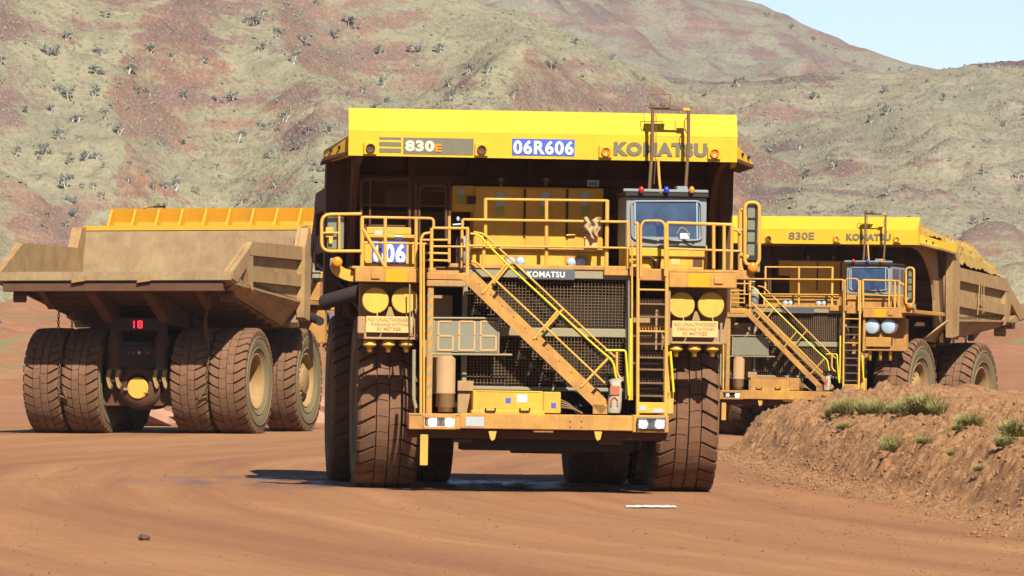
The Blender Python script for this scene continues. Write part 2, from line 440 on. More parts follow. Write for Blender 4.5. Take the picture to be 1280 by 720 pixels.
    for (a, b_) in ((713, 526), (713, 533), (727, 526), (727, 533)):
        q = P(a, b_, -3.1); bu.lathe([(0, .018), (-.02, .015), (-.02, .001)], (q.x, -3.1, q.z), 'y', 6)
    buo = bu.build('bumper', PNT2, root)
    lo = MB().bp(508, 538, 838, 549, -2.8, .35).bp(568, 548, 590, 553, -2.75, .3).bp(750, 548, 778, 556, -2.75, .3)
    lo.build('bumper_beam', 'maroon', buo)
    MB().bp(577, 545, 792, 564, -2.4, .9).bp(640, 560, 720, 567, -2.0, .5).build('engine_guard', 'black', root)
    for px in (615, 747):
        hk = MB(); a = P(px, 539, -3.05); b_ = P(px, 551, -3.05)
        hk.prism([(a.x - .06, a.z), (a.x + .08, a.z), (a.x + .05, b_.z + .03), (a.x, b_.z), (a.x - .03, b_.z + .04)], 'y', -3.07, -2.97); hk.build('tow_hook', 'rail', buo)
    for (x0, y0, x1, y1, hx) in ((529, 520, 570, 534, (541, 562)), (797, 522, 832, 537, (804, 825))):
        f = MB().bp(x0, y0, x1, y0 + 2.0, -3.1, .1).bp(x0, y0, x0 + 2, y1, -3.1, .1).bp(x1 - 2, y0, x1, y1, -3.1, .1)
        fo = f.build('light_cluster', 'orange' if x0 < 600 else 'darkgrey', root)
        MB().bp(x0 + 2, y0 + 2, x1 - 2, y1, -3.03, .05).build('lamp_backing', 'black', fo)
        for hxx in hx:
            cy = (y0 + y1) / 2 + .6
            l_ = MB().bp(hxx - 4.2, cy - 4.2, hxx + 4.2, cy + 4.2, -3.08 + (0.05 if right and hxx in (562, 825) else 0), .05)
            on = (main or (right and hxx in (541 if False else 825, 562)))
            l_.build('headlight', 'lit' if on else 'silver', fo)
    if main:
        MB().bp(582, 521, 605, 533, -3.108, .006).build('sticker', 'labelwhite', buo)
    # hanging rubber step
    MB().bp(525, 543, 535, 582, -3.0, .05).build('hanging_step', 'rail', root)
    # ---------------- battery box
    bb = MB().bp(591, 488.5, 679, 514, -3.0, .45).bp(679, 490, 701, 517, -2.98, .4).bp(589, 513, 681, 518, -3.04, .5).bp(595, 489, 676, 490, -3.01, .02)
    bbo = bb.build('battery_box', PNT, root)
    for px in (613, 656):
        hh = MB(); rail(hh, [(px - 6, 510), (px - 6, 514), (px + 6, 514), (px + 6, 510)], -3.06, .016, .03); hh.build('handle', 'black', bbo)
    if main:
        MB().bp(632, 497.5, 638.5, 504, -3.006, .01).build('sticker', 'blue', bbo)
        MB().bp(646, 493.5, 659, 503, -3.006, .01).build('sticker', 'white', bbo)
        MB().bp(689, 503.5, 695, 510, -2.988, .01).build('sticker', 'blue', bbo)
    hs = MB()
    for k in range(4):
        rail(hs, [(701, 500 + k * 3), (712 + k * 2, 505 + k * 2), (722 + k * 2, 517)], -2.85 - .02 * k, .018, .1)
    hs.build('hose', 'grille', root)
    # ---------------- upright tank at left
    tk = MB(); a = P(556.5, 515, -2.75); r0 = .17; zt = P(556.5, 444, -2.75).z
    tk.lathe([(0, .001), (0, .13), (.08, .13), (.10, r0), (.32, r0), (.325, r0 + .008), (.345, r0 + .008), (.35, r0), (zt - a.z - .06, r0), (zt - a.z, .10), (zt - a.z, .001)], (a.x, -2.75, a.z), 'z', 24)
    tk.build('accumulator', 'tan', root)
    MB().bp(572, 482, 590, 517, -2.5, .1).bp(572, 476, 592, 489, -2.56, .05).build('bracket_plate', 'tan', root)
    # ---------------- radiator and grille
    ra = MB().bp(583, 346, 786, 516, -2.12, .4); rao = ra.build('radiator', 'void', root)
    fr = MB().bp(560, 336, 790, 348, -2.42, .35).bp(782, 347, 791, 500, -2.40, .3).bp(583, 410, 784, 421, -2.36, .12).bp(578, 347, 584, 500, -2.36, .3).bp(580, 484, 790, 489, -2.36, .1)
    fr.build('grille_frame', 'greyframe', rao)
    for (y0, y1) in ((348, 411), (421, 485)):
        g = MB(); a = P(584, y0, -2.32); b_ = P(782, y1, -2.32); a2 = P(584, y1, -2.32); b2 = P(782, y0, -2.32)
        nx, nz = 46, 17
        for k in range(nx + 1):
            x = a.x + (b_.x - a.x) * k / nx; g.box(x - .0048, x + .0048, -2.33, -2.30, b_.z + .02, b2.z + .02)
        for k in range(nz + 1):
            z = b_.z + (b2.z - b_.z) * k / nz; g.box(a.x, b_.x, -2.30, -2.28, z - .0058, z + .0058)
        g.build('grille', 'grille', rao)
    if main or right:
        npl = MB().bp(648, 336, 718.5, 349.5, -2.46, .04); npo = npl.build('name_plate', 'darkgrey', root)
        if main: textp('lettering', 'KOMATSU', 'white', npo, 659, 339.3, 706, 346.8, -2.462, .035)
    # ---------------- number board
    nb = MB().bp(543, 400.5, 623.5, 441, -2.74, .06)
    nbo = nb.build('number_board', 'greysign', root)
    fr = MB(); rail(fr, [(535, 397.5), (640, 398)], -2.76, .022); rail(fr, [(535, 442.5), (640, 443.5)], -2.76, .022)
    fr.bp(541, 399, 543.5, 442, -2.76, .06).bp(622.5, 399, 624.5, 442, -2.76, .06); fr.build('board_frame', 'greyframe', nbo)
    if main:
        d = MB()
        for ch, x0, x1 in (('6', 547, 567), ('0', 573, 594), ('6', 600, 621)):
            a = P(x0, 400, -2.755); b_ = P(x1, 438.5, -2.755); c_ = P((x0 + x1) / 2, 400.8, -2.755); e = P((x0 + x1) / 2, 439, -2.755)
            seg_digit(d, ch, a.x, b_.x, e.z, c_.z, -2.752, -2.735, .034)
        d.build('digits', 'ledseg', nbo)
    # ---------------- deck
    dk = MB()
    dk.box(-3.15, -1.95, -2.5, 1.2, 3.86, 3.98); dk.box(-1.95, 1.7, -2.35, .2, 3.9, 4.0); dk.box(1.7, 3.55, -2.5, 1.2, 3.86, 3.98)
    dk.bp(560, 331, 792, 337, -2.45, .12); dk.bp(755, 333, 800, 345, -2.5, .1)
    dko = dk.build('deck', PNT2, root)
    lp = MB().bp(444, 336, 524, 353, -2.68, .5).bp(440, 333, 520, 336.5, -2.64, 1.2); lpo = lp.build('deck_edge', PNT2, dko)
    MB().bp(482, 337, 509, 352.5, -2.69, .02).build('reflector', 'reflector', dko)
    MB().bp(464, 341, 475, 348.5, -2.71, .04).build('marker_box', PNT2, dko)
    rp = MB().bp(836, 341, 921, 360, -2.68, .5).bp(833, 337, 920, 341, -2.64, 1.2).bp(918, 338, 943, 350, -2.6, .5)
    rp.build('deck_edge', PNT2, dko)
    MB().bp(860, 342.5, 887, 359, -2.69, .02).build('reflector', 'reflector', dko)
    MB().bp(893, 347, 904, 355, -2.71, .04).build('marker_box', PNT2, dko)
    # pale curved mudguard tips
    mb = MB(); pts = []
    for k in range(9):
        t = k / 8 * R(86); q = P(445 - 31 * math.cos(t), 330 + 22 * math.sin(t), -2.5); pts.append((q.x, q.z))
    for k in range(8, -1, -1):
        t = k / 8 * R(86); q = P(445 - 20 * math.cos(t), 328 + 10 * math.sin(t), -2.5); pts.append((q.x, q.z))
    for k in range(8):
        a, b_, c_, d_ = pts[k], pts[k + 1], pts[16 - k], pts[17 - k]
        mb.add([(a[0], -2.5, a[1]), (b_[0], -2.5, b_[1]), (c_[0], -2.5, c_[1]), (d_[0], -2.5, d_[1]), (a[0], -1.9, a[1]), (b_[0], -1.9, b_[1]), (c_[0], -1.9, c_[1]), (d_[0], -1.9, d_[1])],
               [[0, 1, 2, 3], [7, 6, 5, 4], [0, 4, 5, 1], [2, 6, 7, 3]])
    mb.build('mudguard', PNT, root)
    mg = MB()
    for s_ in (-1, 1):
        mg = MB(); x0, x1 = s_ * 1.62, s_ * 2.12
        mg.prism([(x0, 3.5), (s_ * 2.35, 3.5), (s_ * 1.95, 1.75), (x0, 1.75)], 'y', -2.0, -1.94)
        mg.build('splash_plate', 'tan', root)
    # ---------------- headlight pods
    for (ox, oy, sgn) in ((0, 0, -1), (382.5, 5.8, 1)):
        pod = MB()
        if sgn < 0:
            pod.bp(449, 354, 524, 424, -1.9, .25); pod.bp(447, 395.5, 457, 417, -2.58, .08)
        else:
            pod.bp(835, 360, 909, 430, -1.9, .25); pod.bp(833, 360, 838, 432, -2.6, .1)
        X = lambda v: v + ox
        pod.bp(X(455), 421.5 + oy, X(521), 424.5 + oy, -2.6, .4); pod.bp(X(455), 404 + oy, X(458), 424 + oy, -2.6, .1); pod.bp(X(517.5), 398 + oy, X(520.5), 424 + oy, -2.6, .1)
        for zx in (451 if sgn < 0 else 452.5, 487.5, 521):
            p1, p2, p3, p4 = P(X(zx - 5), 395 + oy, -2.42), P(X(zx + 5.5), 395 + oy, -2.42), P(X(zx + 1.5), 383.5 + oy, -2.42), P(X(zx - 1.5), 383.5 + oy, -2.42)
            if abs(zx - 487.5) < 1: pod.hull8([p1, p2, p3, p4], [q + Vector((0, .06, 0)) for q in (p1, p2, p3, p4)])
        podo = pod.build('headlight_pod', PNT2 if not main else 'tan', root)
        for hx in (469.3, 506):
            q = P(X(hx), 375.6 + oy, -2.42); r0 = .235
            if main:
                cv = MB().lathe([(.5, r0 - .06), (.1, r0), (-.02, r0), (-.035, r0 - .015), (-.037, .001)], (q.x, -2.42, q.z), 'y', 32, 0, False)
                cvo = cv.build('lamp_cover', 'cover', podo)
                MB().tube([(q.x + .03, -2.46, q.z - r0 + .01), (q.x + .04, -2.58, q.z - r0 - .12), (q.x + .02, -2.56, q.z - r0 - .2)], .012, 5).build('strap', 'rail', cvo)
            else:
                q = P(X(hx), 372 + oy, -2.5)
                cv = MB().lathe([(.22, r0), (-.02, r0 + .01), (-.03, r0 - .02)], (q.x, -2.5, q.z), 'y', 32, 0)
                cvo = cv.build('headlight', 'lampback', podo)
                MB().lathe([(-.02, r0 - .015), (-.05, r0 * .6), (-.06, .001)], (q.x, -2.5, q.z), 'y', 32).build('lens', 'silver', cvo)
        ws = MB().bp(X(457.5), 395.5 + oy, X(515), 416 + oy, -2.62, .04) if True else None
        wso = ws.build('warning_sign', 'signplate' if main else 'orange', podo)
        if main:
            for ln, (a, b_, c_, d_) in zip(('NO UNAUTHORISED', 'PARKING WITHIN', '50 METRES'), ((460, 397.5, 513, 401.8), (464, 403.4, 510.5, 407.6), (471, 409, 501, 413.2))):
                textp('lettering', ln, 'faint', wso, X(a), b_ + oy, X(b_ * 0 + c_), d_ + oy, -2.621, .01, .006)
        for hx in (462.3, 485.5, 508):
            q = P(X(hx), 425.5 + oy, -2.42)
            bl = MB()
            if main or left:
                bl.lathe([(.02, .05), (0, .10), (-.03, .12), (-.055, .115), (-.06, .135), (-.09, .125), (-.115, .07), (-.13, .048), (-.21, .045), (-.215, .001)], (q.x, -2.42, q.z), 'z', 18)
            else:
                bl.lathe([(.02, .05), (-.28, .05), (-.285, .001)], (q.x, -2.42, q.z), 'z', 12)
            bl.build('horn', 'rail' if not main else 'cover', podo)
    # ---------------- left deck box with unit number
    nbx = MB().bp(455, 293, 519, 333, -2.2, .9)
    nbx.bp(458, 284, 514, 293, -2.0, .5)
    nbxo = nbx.build('deck_locker', PNT, root)
    if main:
        MB().bp(465, 301, 508, 330, -2.215, .012).build('number_plate', 'blue', nbxo)
        a = P(465, 315, -2.216); b_ = P(508, 315, -2.216)
        textp('lettering', '606', 'white', nbxo, 466.5, 303.5, 507, 329.5, -2.217, .045, .01)
        MB().bp(494, 294, 503, 300, -2.215, .012).build('sticker', 'white', nbxo)
        MB().bp(468, 288, 478, 293, -2.012, .01).build('sticker', 'labelwhite', nbxo)
        MB().bp(483, 288, 492, 293, -2.012, .01).build('sticker', 'green', nbxo)
    # ---------------- guard rails
    g = MB()
    rail(g, [(452, 314), (452, 272), (455, 271.5), (542, 273), (542, 284)], -2.6)
    rail(g, [(452, 303), (542, 305)], -2.6, .022)
    for px in (481.5, 520): rail(g, [(px, 272), (px, 335)], -2.6, .034)
    rail(g, [(453.5, 286), (482, 335)], -2.62, .034)
    rail(g, [(452.5, 272), (452.5, 335)], -2.6, .04)
    g.build('guard_rail', 'rail', root)
    g = MB()   # platform rails at the top of the stairs
    rail(g, [(540, 285), (586, 285.5)], -2.85); rail(g, [(539.5, 285), (539, 345)], -2.85, .036); rail(g, [(584.5, 286), (584, 356)], -2.85, .036)
    rail(g, [(540, 308), (584, 308.5)], -2.85, .022); rail(g, [(561.5, 270), (561.5, 328)], -2.5, .03); rail(g, [(577.5, 285), (577.5, 335)], -2.6, .03)
    rail(g, [(526, 520), (526, 300), (529, 292), (538, 291)], -2.9, .028, .15); rail(g, [(530, 520), (529.5, 305)], -2.86, .024)
    rail(g, [(527, 300), (561, 300)], -2.5, .024); rail(g, [(527, 316), (561, 317)], -2.5, .024); rail(g, [(527, 325), (561, 326)], -2.5, .024)
    rail(g, [(578, 274), (578, 286)], -2.6, .03)
    g.build('guard_rail', 'rail', root)
    g = MB()   # middle rails
    rail(g, [(606, 249), (759.5, 251)], -2.42); rail(g, [(578.5, 274.5), (785, 277.5)], -2.5)
    rail(g, [(578.5, 307), (785, 310)], -2.5, .022)
    rail(g, [(606.8, 248), (606.8, 297), (605, 308), (604, 335)], -2.42, .036); rail(g, [(683, 249), (683, 334)], -2.42, .036); rail(g, [(759, 250), (758, 335)], -2.42, .04)
    rail(g, [(785, 277), (785, 336)], -2.5, .03)
    g.build('guard_rail', 'rail', root)
    g = MB()   # right rails
    rail(g, [(834, 278.5), (915, 281)], -2.6, .034); rail(g, [(833, 278), (834.5, 345)], -2.6, .036); rail(g, [(892, 280), (892, 336)], -2.6, .034)
    rail(g, [(915, 281), (914, 337)], -2.6, .034); rail(g, [(833, 310.5), (926, 314)], -2.6, .024); rail(g, [(905, 281), (905, 340)], -2.6, .034); rail(g, [(915, 287), (928, 288)], -2.6, .03)
    g.build('guard_rail', 'rail', root)
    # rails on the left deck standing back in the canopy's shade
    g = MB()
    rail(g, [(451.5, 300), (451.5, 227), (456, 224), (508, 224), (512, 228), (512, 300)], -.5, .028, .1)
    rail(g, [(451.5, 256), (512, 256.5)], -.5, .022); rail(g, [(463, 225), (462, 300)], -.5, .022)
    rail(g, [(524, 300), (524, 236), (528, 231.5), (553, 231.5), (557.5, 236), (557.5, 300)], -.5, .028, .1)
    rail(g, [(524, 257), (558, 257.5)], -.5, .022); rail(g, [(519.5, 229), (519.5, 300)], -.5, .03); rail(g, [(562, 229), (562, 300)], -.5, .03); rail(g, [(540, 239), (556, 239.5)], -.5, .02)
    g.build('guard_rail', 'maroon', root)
    # ---------------- mirrors
    mf = MB(); rail(mf, [(452, 267.5), (402, 268), (402, 314), (452, 314)], -2.65, .034, .16); rail(mf, [(402, 291), (424, 291)], -2.65, .02); rail(mf, [(424, 268), (424, 314)], -2.65, .024)
    mfo = mf.build('mirror_guard', 'rail', root)
    if main or right:
        MB().bp(409, 271, 430, 312, -2.55, .08).build('mirror', 'glassmirror', mfo)
        MB().bp(407, 284, 417, 297, -2.62, .06).bp(411, 296, 416, 305, -2.62, .05).build('mirror_arm', 'cover', mfo)
    mf = MB(); rail(mf, [(933, 330), (931, 326), (931, 253), (949, 253), (949, 326), (945, 332), (933, 330)], -2.65, .036, .14); rail(mf, [(926, 262), (926, 338)], -2.55, .06)
    rail(mf, [(926, 262), (931, 262)], -2.6, .03); rail(mf, [(915, 282), (926, 292)], -2.6, .03); rail(mf, [(926, 318), (935, 322)], -2.6, .05)
    mfo = mf.build('mirror_guard', 'rail', root)
    mi_ = MB().bp(934, 255.5, 944.5, 320, -2.6, .06); mi_.build('mirror', 'glassmirror', mfo)
    ed = MB()
    for yy in (272, 287, 302): ed.bp(934, yy, 945, yy + 1.6, -2.63, .04)
    ed.bp(944, 256, 946.5, 326, -2.63, .1).bp(934, 319, 945, 326, -2.62, .08); ed.build('mirror_edge', 'black', mfo)
    for (px, py) in ((421.5, 327.5), (941, 334.5)):
        q = P(px, py, -2.66)
        t_ = MB().lathe([(.12, .07), (0, .095), (-.04, .09), (-.06, .05), (-.062, .001)], (q.x, -2.66, q.z), 'y', 20); t_.build('turn_signal', 'amber', root)
        MB().bp(px - 9 if px < 600 else px + 3, py - 5, px - 3 if px < 600 else px + 9, py + 6, -2.6, .1).build('signal_bracket', 'greyframe', root)
    # ---------------- cab
    a0 = P(782.5, 280, -2.15); a1 = P(883, 280, -2.15); zt = P(833, 246.5, -2.15).z; zb = P(833, 309, -2.15).z; zf = P(833, 336, -2.15).z
    x0, x1 = a0.x, a1.x
    cb = MB().box(x0, x1, -2.15, -.55, zb, zt)
    cbo = cb.build('operator_cab', 'cabgrey', root)
    vi = MB().box(x0 - .03, x1 + .03, -2.24, -.5, zt + .002, zt + .075); vi.build('roof_visor', 'black', cbo)
    v2 = MB().box(x0 - .06, x1 + .02, -2.22, -2.1, zt + .085, zt + .14).box(x0 + .9, x0 + 1.1, -2.15, -1.7, zt + .08, zt + .2); v2.build('roof_rail', 'cabgrey', cbo)
    w = MB().bp(793, 253, 874, 300, -2.165, .03); wo = w.build('windshield', 'glass', cbo)
    fr = MB(); rail(fr, [(833, 251.5), (876.5, 251.5), (878, 300), (833, 301.5), (790, 299), (789, 251.5), (833, 251.5)], -2.17, .022, .1)
    fr.build('window_frame', 'cabgrey', cbo)
    fr = MB(); rail(fr, [(793.5, 253), (794, 299)], -2.18, .014); rail(fr, [(871, 253), (871.5, 300)], -2.18, .014); fr.build('window_trim', 'silver', cbo)
    if main:
        MB().bp(850, 291.5, 862, 298.5, -2.172, .01).build('paper', 'white', cbo)
        wh = MB(); rail(wh, [(846, 292), (851, 284), (858, 287), (862, 296)], -2.172, .012, .1); wh.build('steering_wheel', 'greyframe', cbo)
        MB().bp(794, 296, 848, 299.5, -2.171, .01).build('dashboard', 'cabgrey', cbo)
    wi = MB(); rail(wi, [(853, 299), (868, 305)], -2.2, .012); rail(wi, [(800, 298), (822, 301)], -2.2, .012); rail(wi, [(824, 300), (850, 302)], -2.2, .012); wi.build('wiper', 'black', cbo)
    if main or right:
        zw0, zw1 = zb + .32, zt - .1
        MB().box(x1 - .01, x1 + .012, -2.0, -1.4, zw0, zw1).box(x1 - .01, x1 + .012, -1.25, -.75, zw0, zw1).build('side_window', 'glass', cbo)
    base = MB().bp(783, 306, 884, 337, -2.1, 1.5).bp(783, 310, 884, 321, -2.16, .1); base.build('cab_base', PNT, cbo)
    if main:
        MB().bp(866, 323, 878, 334, -2.105, .02).bp(801, 322, 803, 337, -2.12, .02).build('step_hole', 'maroon', cbo)
        MB().bp(839, 323, 850, 331, -2.108, .01).build('sticker', 'signplate', cbo)
        bq = MB(); rail(bq, [(801, 322), (817, 322), (818, 336)], -2.14, .02, .06); rail(bq, [(822, 322), (826, 322), (823, 336)], -2.14, .02, .06); bq.build('grab_handle', 'maroon', cbo)
    for px, mm in ((801.6, 'red'), (833, 'bluelamp'), (864.5, 'amber')):
        q = P(px, 238, -2.26); MB().lathe([(-.05, .03), (-.04, .045), (.02, .05), (.06, .035), (.075, .001)], (q.x, -2.28, q.z), 'z', 12).build('beacon', mm, cbo)
    an = MB()
    rail(an, [(811.5, 238), (813, 215), (815.3, 190), (815.8, 136)], -1.86, .034); rail(an, [(857, 236), (859, 205), (860.5, 180), (860.8, 136)], -1.86, .032)
    rail(an, [(814, 136), (863, 137)], -1.86, .022); rail(an, [(817.5, 230), (820, 190), (820, 142)], -1.86, .008)
    ano = an.build('antenna_mast', 'chain', cbo)
    bx = MB(); rail(bx, [(810, 133.5), (810, 118), (838, 118), (838, 133.5), (810, 133.5)], -1.88, .007, .01); rail(bx, [(815, 134), (815, 103)], -1.86, .004); rail(bx, [(830, 120), (830, 106)], -1.86, .004)
    rail(bx, [(838, 134), (853.5, 135.5), (853.5, 118)], -1.86, .005); rail(bx, [(861, 135), (866, 134)], -1.86, .01)
    bx.bp(813, 128, 819, 133, -1.88, .1).bp(826, 128, 832, 133, -1.88, .1).bp(812, 133, 838, 135, -1.9, .2)
    bx.build('antenna', 'grille', ano)
    MB().bp(853.5, 135, 863, 139, -1.9, .12).build('antenna_box', 'rail', ano)
    cbl = MB(); rail(cbl, [(860, 145), (855, 152), (856, 162), (862, 172), (861, 190)], -1.82, .008, .3); cbl.build('cable', 'black', ano)
    po = MB(); rail(po, [(822.5, 199), (824, 225), (826.5, 247)], -1.9, .028); po.build('mast_strut', 'rail', ano)
    # ---------------- access ladder
    la = MB()
    rail(la, [(793.5, 279), (797, 279), (797.5, 345), (797, 519)], -2.82, .034, .08); rail(la, [(833.5, 279), (833.5, 345), (832, 519)], -2.82, .036, .05)
    rail(la, [(801, 345), (801, 282), (805, 276), (827, 276), (831.5, 282), (831.5, 345)], -2.86, .026, .12)
    rail(la, [(790, 300), (790, 500)], -2.7, .02)
    lao = la.build('access_ladder', 'rail', root)
    for k, yy in enumerate((361, 379, 395, 413, 429, 446, 461, 478, 494)):
        st = MB().bp(799, yy, 831, yy + 2.4, -2.84, .22)
        if k > 0 and k % 1 == 0:
            for j in range(9): st.bp(799.5 + j * 3.6, yy - 5, 800.3 + j * 3.6, yy, -2.66, .02)
            st.bp(799, yy - 5.6, 831, yy - 4.6, -2.66, .02)
        st.build('rung', 'rail' if k in (0, 3) else 'grille', lao)
    for q_ in ((799, 336, 832, 351, -2.7, .3), (799, 404, 817, 412, -2.6, .04), (799, 420, 817, 428, -2.6, .04)): MB().bp(*q_).build('ladder_plate', 'orange', lao)
    MB().bp(796, 503, 833, 517, -2.85, .3).build('bottom_box', PNT, lao)
    if main: MB().bp(799, 507, 808, 513, -2.856, .01).bp(816, 511, 829, 516, -2.856, .01).build('sticker', 'labelwhite', lao)
    bk = MB().bp(795, 437, 834, 505, -2.5, .05); bk.build('ladder_back', 'maroon', lao)
    ys = MB()
    for pp_, yy_, rr_ in (([(788.5, 398), (788, 480), (787, 500)], -2.78, .026), ([(757, 438), (782, 438), (786, 495)], -2.8, .022), ([(838, 439), (842, 490)], -2.8, .024)):
        ys = MB(); rail(ys, pp_, yy_, rr_, .05); ys.build('grab_rail', 'bright', root)
    gg = MB(); rail(gg, [(771, 440), (771, 468), (779, 476)], -2.82, .026, .15); gg.build('grab_rail', 'rail', root)
    MB().bp(833, 489, 842, 518, -2.7, .2).bp(834, 440, 838, 500, -2.7, .1).build('ladder_bracket', 'rail', root)
    # ---------------- stairway
    stw = MB()
    def slab(p, q, th, y0, y1, mb):
        a, b_ = P(p[0], p[1], y0), P(q[0], q[1], y0); dv = Vector((b_.x - a.x, 0, b_.z - a.z)).normalized(); n_ = Vector((-dv.z, 0, dv.x)) * th / 2
        f = [a + n_, b_ + n_, b_ - n_, a - n_]; off = Vector((0, y1 - y0, 0))
        mb.hull8(f, [v + off for v in f])
    slab((581, 346), (755, 514), .15, -3.0, -2.95, stw)
    stw.bp(741, 505, 760, 518, -3.0, .05)
    sto = stw.build('stairway', 'orange', root)
    s2 = MB(); slab((590, 343), (764, 511), .12, -2.5, -2.46, s2); s2.build('stringer', 'orange', sto)
    n = 12
    for k in range(n):
        t = (k + .5) / n; px, py = 584 + t * 172, 347 + t * 166
        MB().bp(px - 6, py, px + 9, py + 1.8, -2.94, .44).build('step', 'grille', sto)
    h = MB(); rail(h, [(588, 292), (598, 293), (632, 329), (680, 373), (741, 430), (767, 452), (769, 468), (771, 474)], -3.0, .021, .25)
    h.build('handrail', 'bright', sto)
    h = MB(); rail(h, [(589, 327), (595, 328), (683, 410), (756, 479)], -3.0, .022, .2)
    for a, b_ in (((603, 367), (633, 330)), ((667, 424), (698, 388)), ((726, 484), (760, 448))):
        rail(h, [a, b_], -3.0, .026)
    h.build('handrail', 'rail', sto)
    h = MB(); rail(h, [(592, 290), (604, 292), (687, 370), (748, 428), (772, 449)], -2.48, .022, .25); rail(h, [(610, 363), (640, 327)], -2.48, .022); rail(h, [(674, 420), (705, 385)], -2.48, .022)
    h.build('handrail', 'rail', sto)
    pl = MB().bp(534, 341, 584, 350, -2.95, .5).bp(536, 338, 574, 342, -2.9, .3); plo = pl.build('platform', 'orange', root)
    pe = MB().bp(533.5, 350.5, 583, 358.5, -3.0, .08).bp(533.5, 358, 541, 518, -2.96, .1); hz = pe
    for k in range(5):
        a = 540 + k * 9; p1, p2, p3, p4 = [P(u, v_, -3.004) for u, v_ in ((a, 357), (a + 4.5, 357), (a + 7.5, 352.5), (a + 3, 352.5))]
        hz.hull8([p1, p2, p3, p4], [q + Vector((0, .01, 0)) for q in (p1, p2, p3, p4)], 1)
    for k in range(10):
        b0 = 368 + k * 14; p1, p2, p3, p4 = [P(u, v_, -2.964) for u, v_ in ((534.5, b0), (534.5, b0 + 5), (540, b0 + 1), (540, b0 - 4))]
        hz.hull8([p1, p2, p3, p4], [q + Vector((0, .01, 0)) for q in (p1, p2, p3, p4)], 1)
    pe.build('platform_frame', ['orange', 'greyframe'], plo)
    vp = MB(); rail(vp, [(517.5, 437), (517, 498), (520, 510)], -2.8, .035, .1); rail(vp, [(512, 355), (513, 420)], -2.7, .014)
    vp.build('pipe', 'greyframe', root)
    # ---------------- upright extinguisher on the platform
    ex = MB(); q = P(578.5, 340, -2.3); ex.lathe([(0, .001), (0, .13), (.55, .13), (.62, .10), (.65, .001)], (q.x, -2.3, q.z), 'z', 18); ex.build('suppression_tank', 'cabgrey', root)
    if main or right:
        bt = MB(); rail(bt, [(572, 337), (573, 300), (574, 296)], -2.36, .035); bt.build('hose', 'maroon', root)
        tl = MB(); q = P(572.5, 276, -2.3); tl.lathe([(0, .02), (.05, .035), (.08, .001)], (q.x, -2.3, q.z), 'z', 8); rail(tl, [(566, 281), (580, 280)], -2.3, .02); tl.build('valve', 'silver', root)
    # ---------------- control cabinets behind
    yc = -.05
    cc = MB().bp(592, 234, 754, 335, yc, 1.0).bp(566, 232, 593, 264, yc + .05, .9).bp(592, 262, 600, 335, yc + .1, .5)
    cco = cc.build('control_cabinet', 'yellow', root)
    for (xa, xb) in ((594, 654.5), (657, 707.5), (710, 753)):
        MB().bp(xa, 236, xb, 313, yc - .02, .02).build('cabinet_door', 'yellow', cco)
    for px in (655.7, 708.7): MB().bp(px - 1.6, 236, px + 1.6, 296, yc - .035, .02).build('door_seam', 'maroon', cco)
    if main:
        for px in (625, 681, 731):
            MB().bp(px - 5, 240, px + 6, 248, yc - .034, .01).build('sticker', 'labelwhite', cco)
            MB().bp(px - 5, 250, px + 5.5, 257.5, yc - .034, .01).build('sticker', 'labelwhite', cco)
            MB().bp(px - 4, 259, px + 5, 269, yc - .034, .01).build('sticker', 'green', cco)
        MB().bp(571, 236, 580.5, 243, yc + .03, .01).build('sticker', 'labelwhite', cco)
        MB().bp(572, 244, 580, 255, yc + .03, .01).build('sticker', 'green', cco)
        MB().bp(584, 245, 595, 255, yc - .03, .04).build('inspection_window', 'black', cco)
        # flat unit plate on top
        pq = MB().bp(734, 225, 749, 233.5, yc + .1, .03); pqo = pq.build('small_plate', 'labelwhite', cco)
        textp('lettering', '606', 'darkgrey', pqo, 736.5, 227.5, 746.5, 231.5, yc + .099, .03, .006)
        hd = MB(); rail(hd, [(708, 294), (719, 293.5)], yc - .06, .02); hd.build('door_handle', 'rail', cco)
    for px in (626, 682.5):
        q = P(px, 233, yc + .3); MB().lathe([(0, .03), (.08, .03), (.08, .05), (.15, .05), (.16, .001)], (q.x, yc + .3, q.z), 'z', 12).build('breather', 'rimtan', cco)
    ff = MB().bp(590, 314, 760, 336, -1.9, .6).bp(588, 311, 760, 314, -1.95, .7); ffo = ff.build('hood', PNT, root)
    for px in (638.5, 650.5, 714, 726.5):
        py = 326.5 + (px - 640) * .016; q = P(px, py, -1.95)
        MB().lathe([(.05, .075), (-.02, .078), (-.035, .06), (-.04, .001)], (q.x, -1.95, q.z), 'y', 18).build('deck_lamp', 'silver', ffo)
    for px in (643.5, 719.5): MB().bp(px - 13, 320, px + 13, 333, -1.93, .03).build('lamp_recess', 'orange', ffo)
    # brown electrical box on the left deck
    MB().bp(483, 235, 511, 258, .2, .5).bp(455, 281, 516, 290, -.3, .3).build('resistor_box', 'maroon', root)
    # fat black duct at the left
    du = MB(); du.tube([P(405, 378, .6), P(425, 372, .3), P(449, 365, .1)], .135, 16); du.build('duct', 'black', root)

    # ---------------- dump body
    body = emp('dump_body', root, (0, -1.5, 6.0))
    if left: body.rotation_euler = (R(1.2), 0, 0)
    if right: body.rotation_euler = (R(-1.6), 0, 0)
    off = Vector((0, 1.5, -6.0))
    CM = 'canopy' if not left else 'ribyellow'
    BM = 'bodydust'
    def bbuild(mb, name, mat, par=body):
        mb.v = [tuple(Vector(v) + off) for v in mb.v] if par is body else mb.v
        return mb.build(name, mat, par)
    xf0, xf1 = P(434.5, 180, -1.5).x, P(920.5, 180, -1.5).x
    xf = (xf1 - xf0) / 2; z0f, z1f, z2f = 5.975, 6.42, 6.83
    ca = MB()
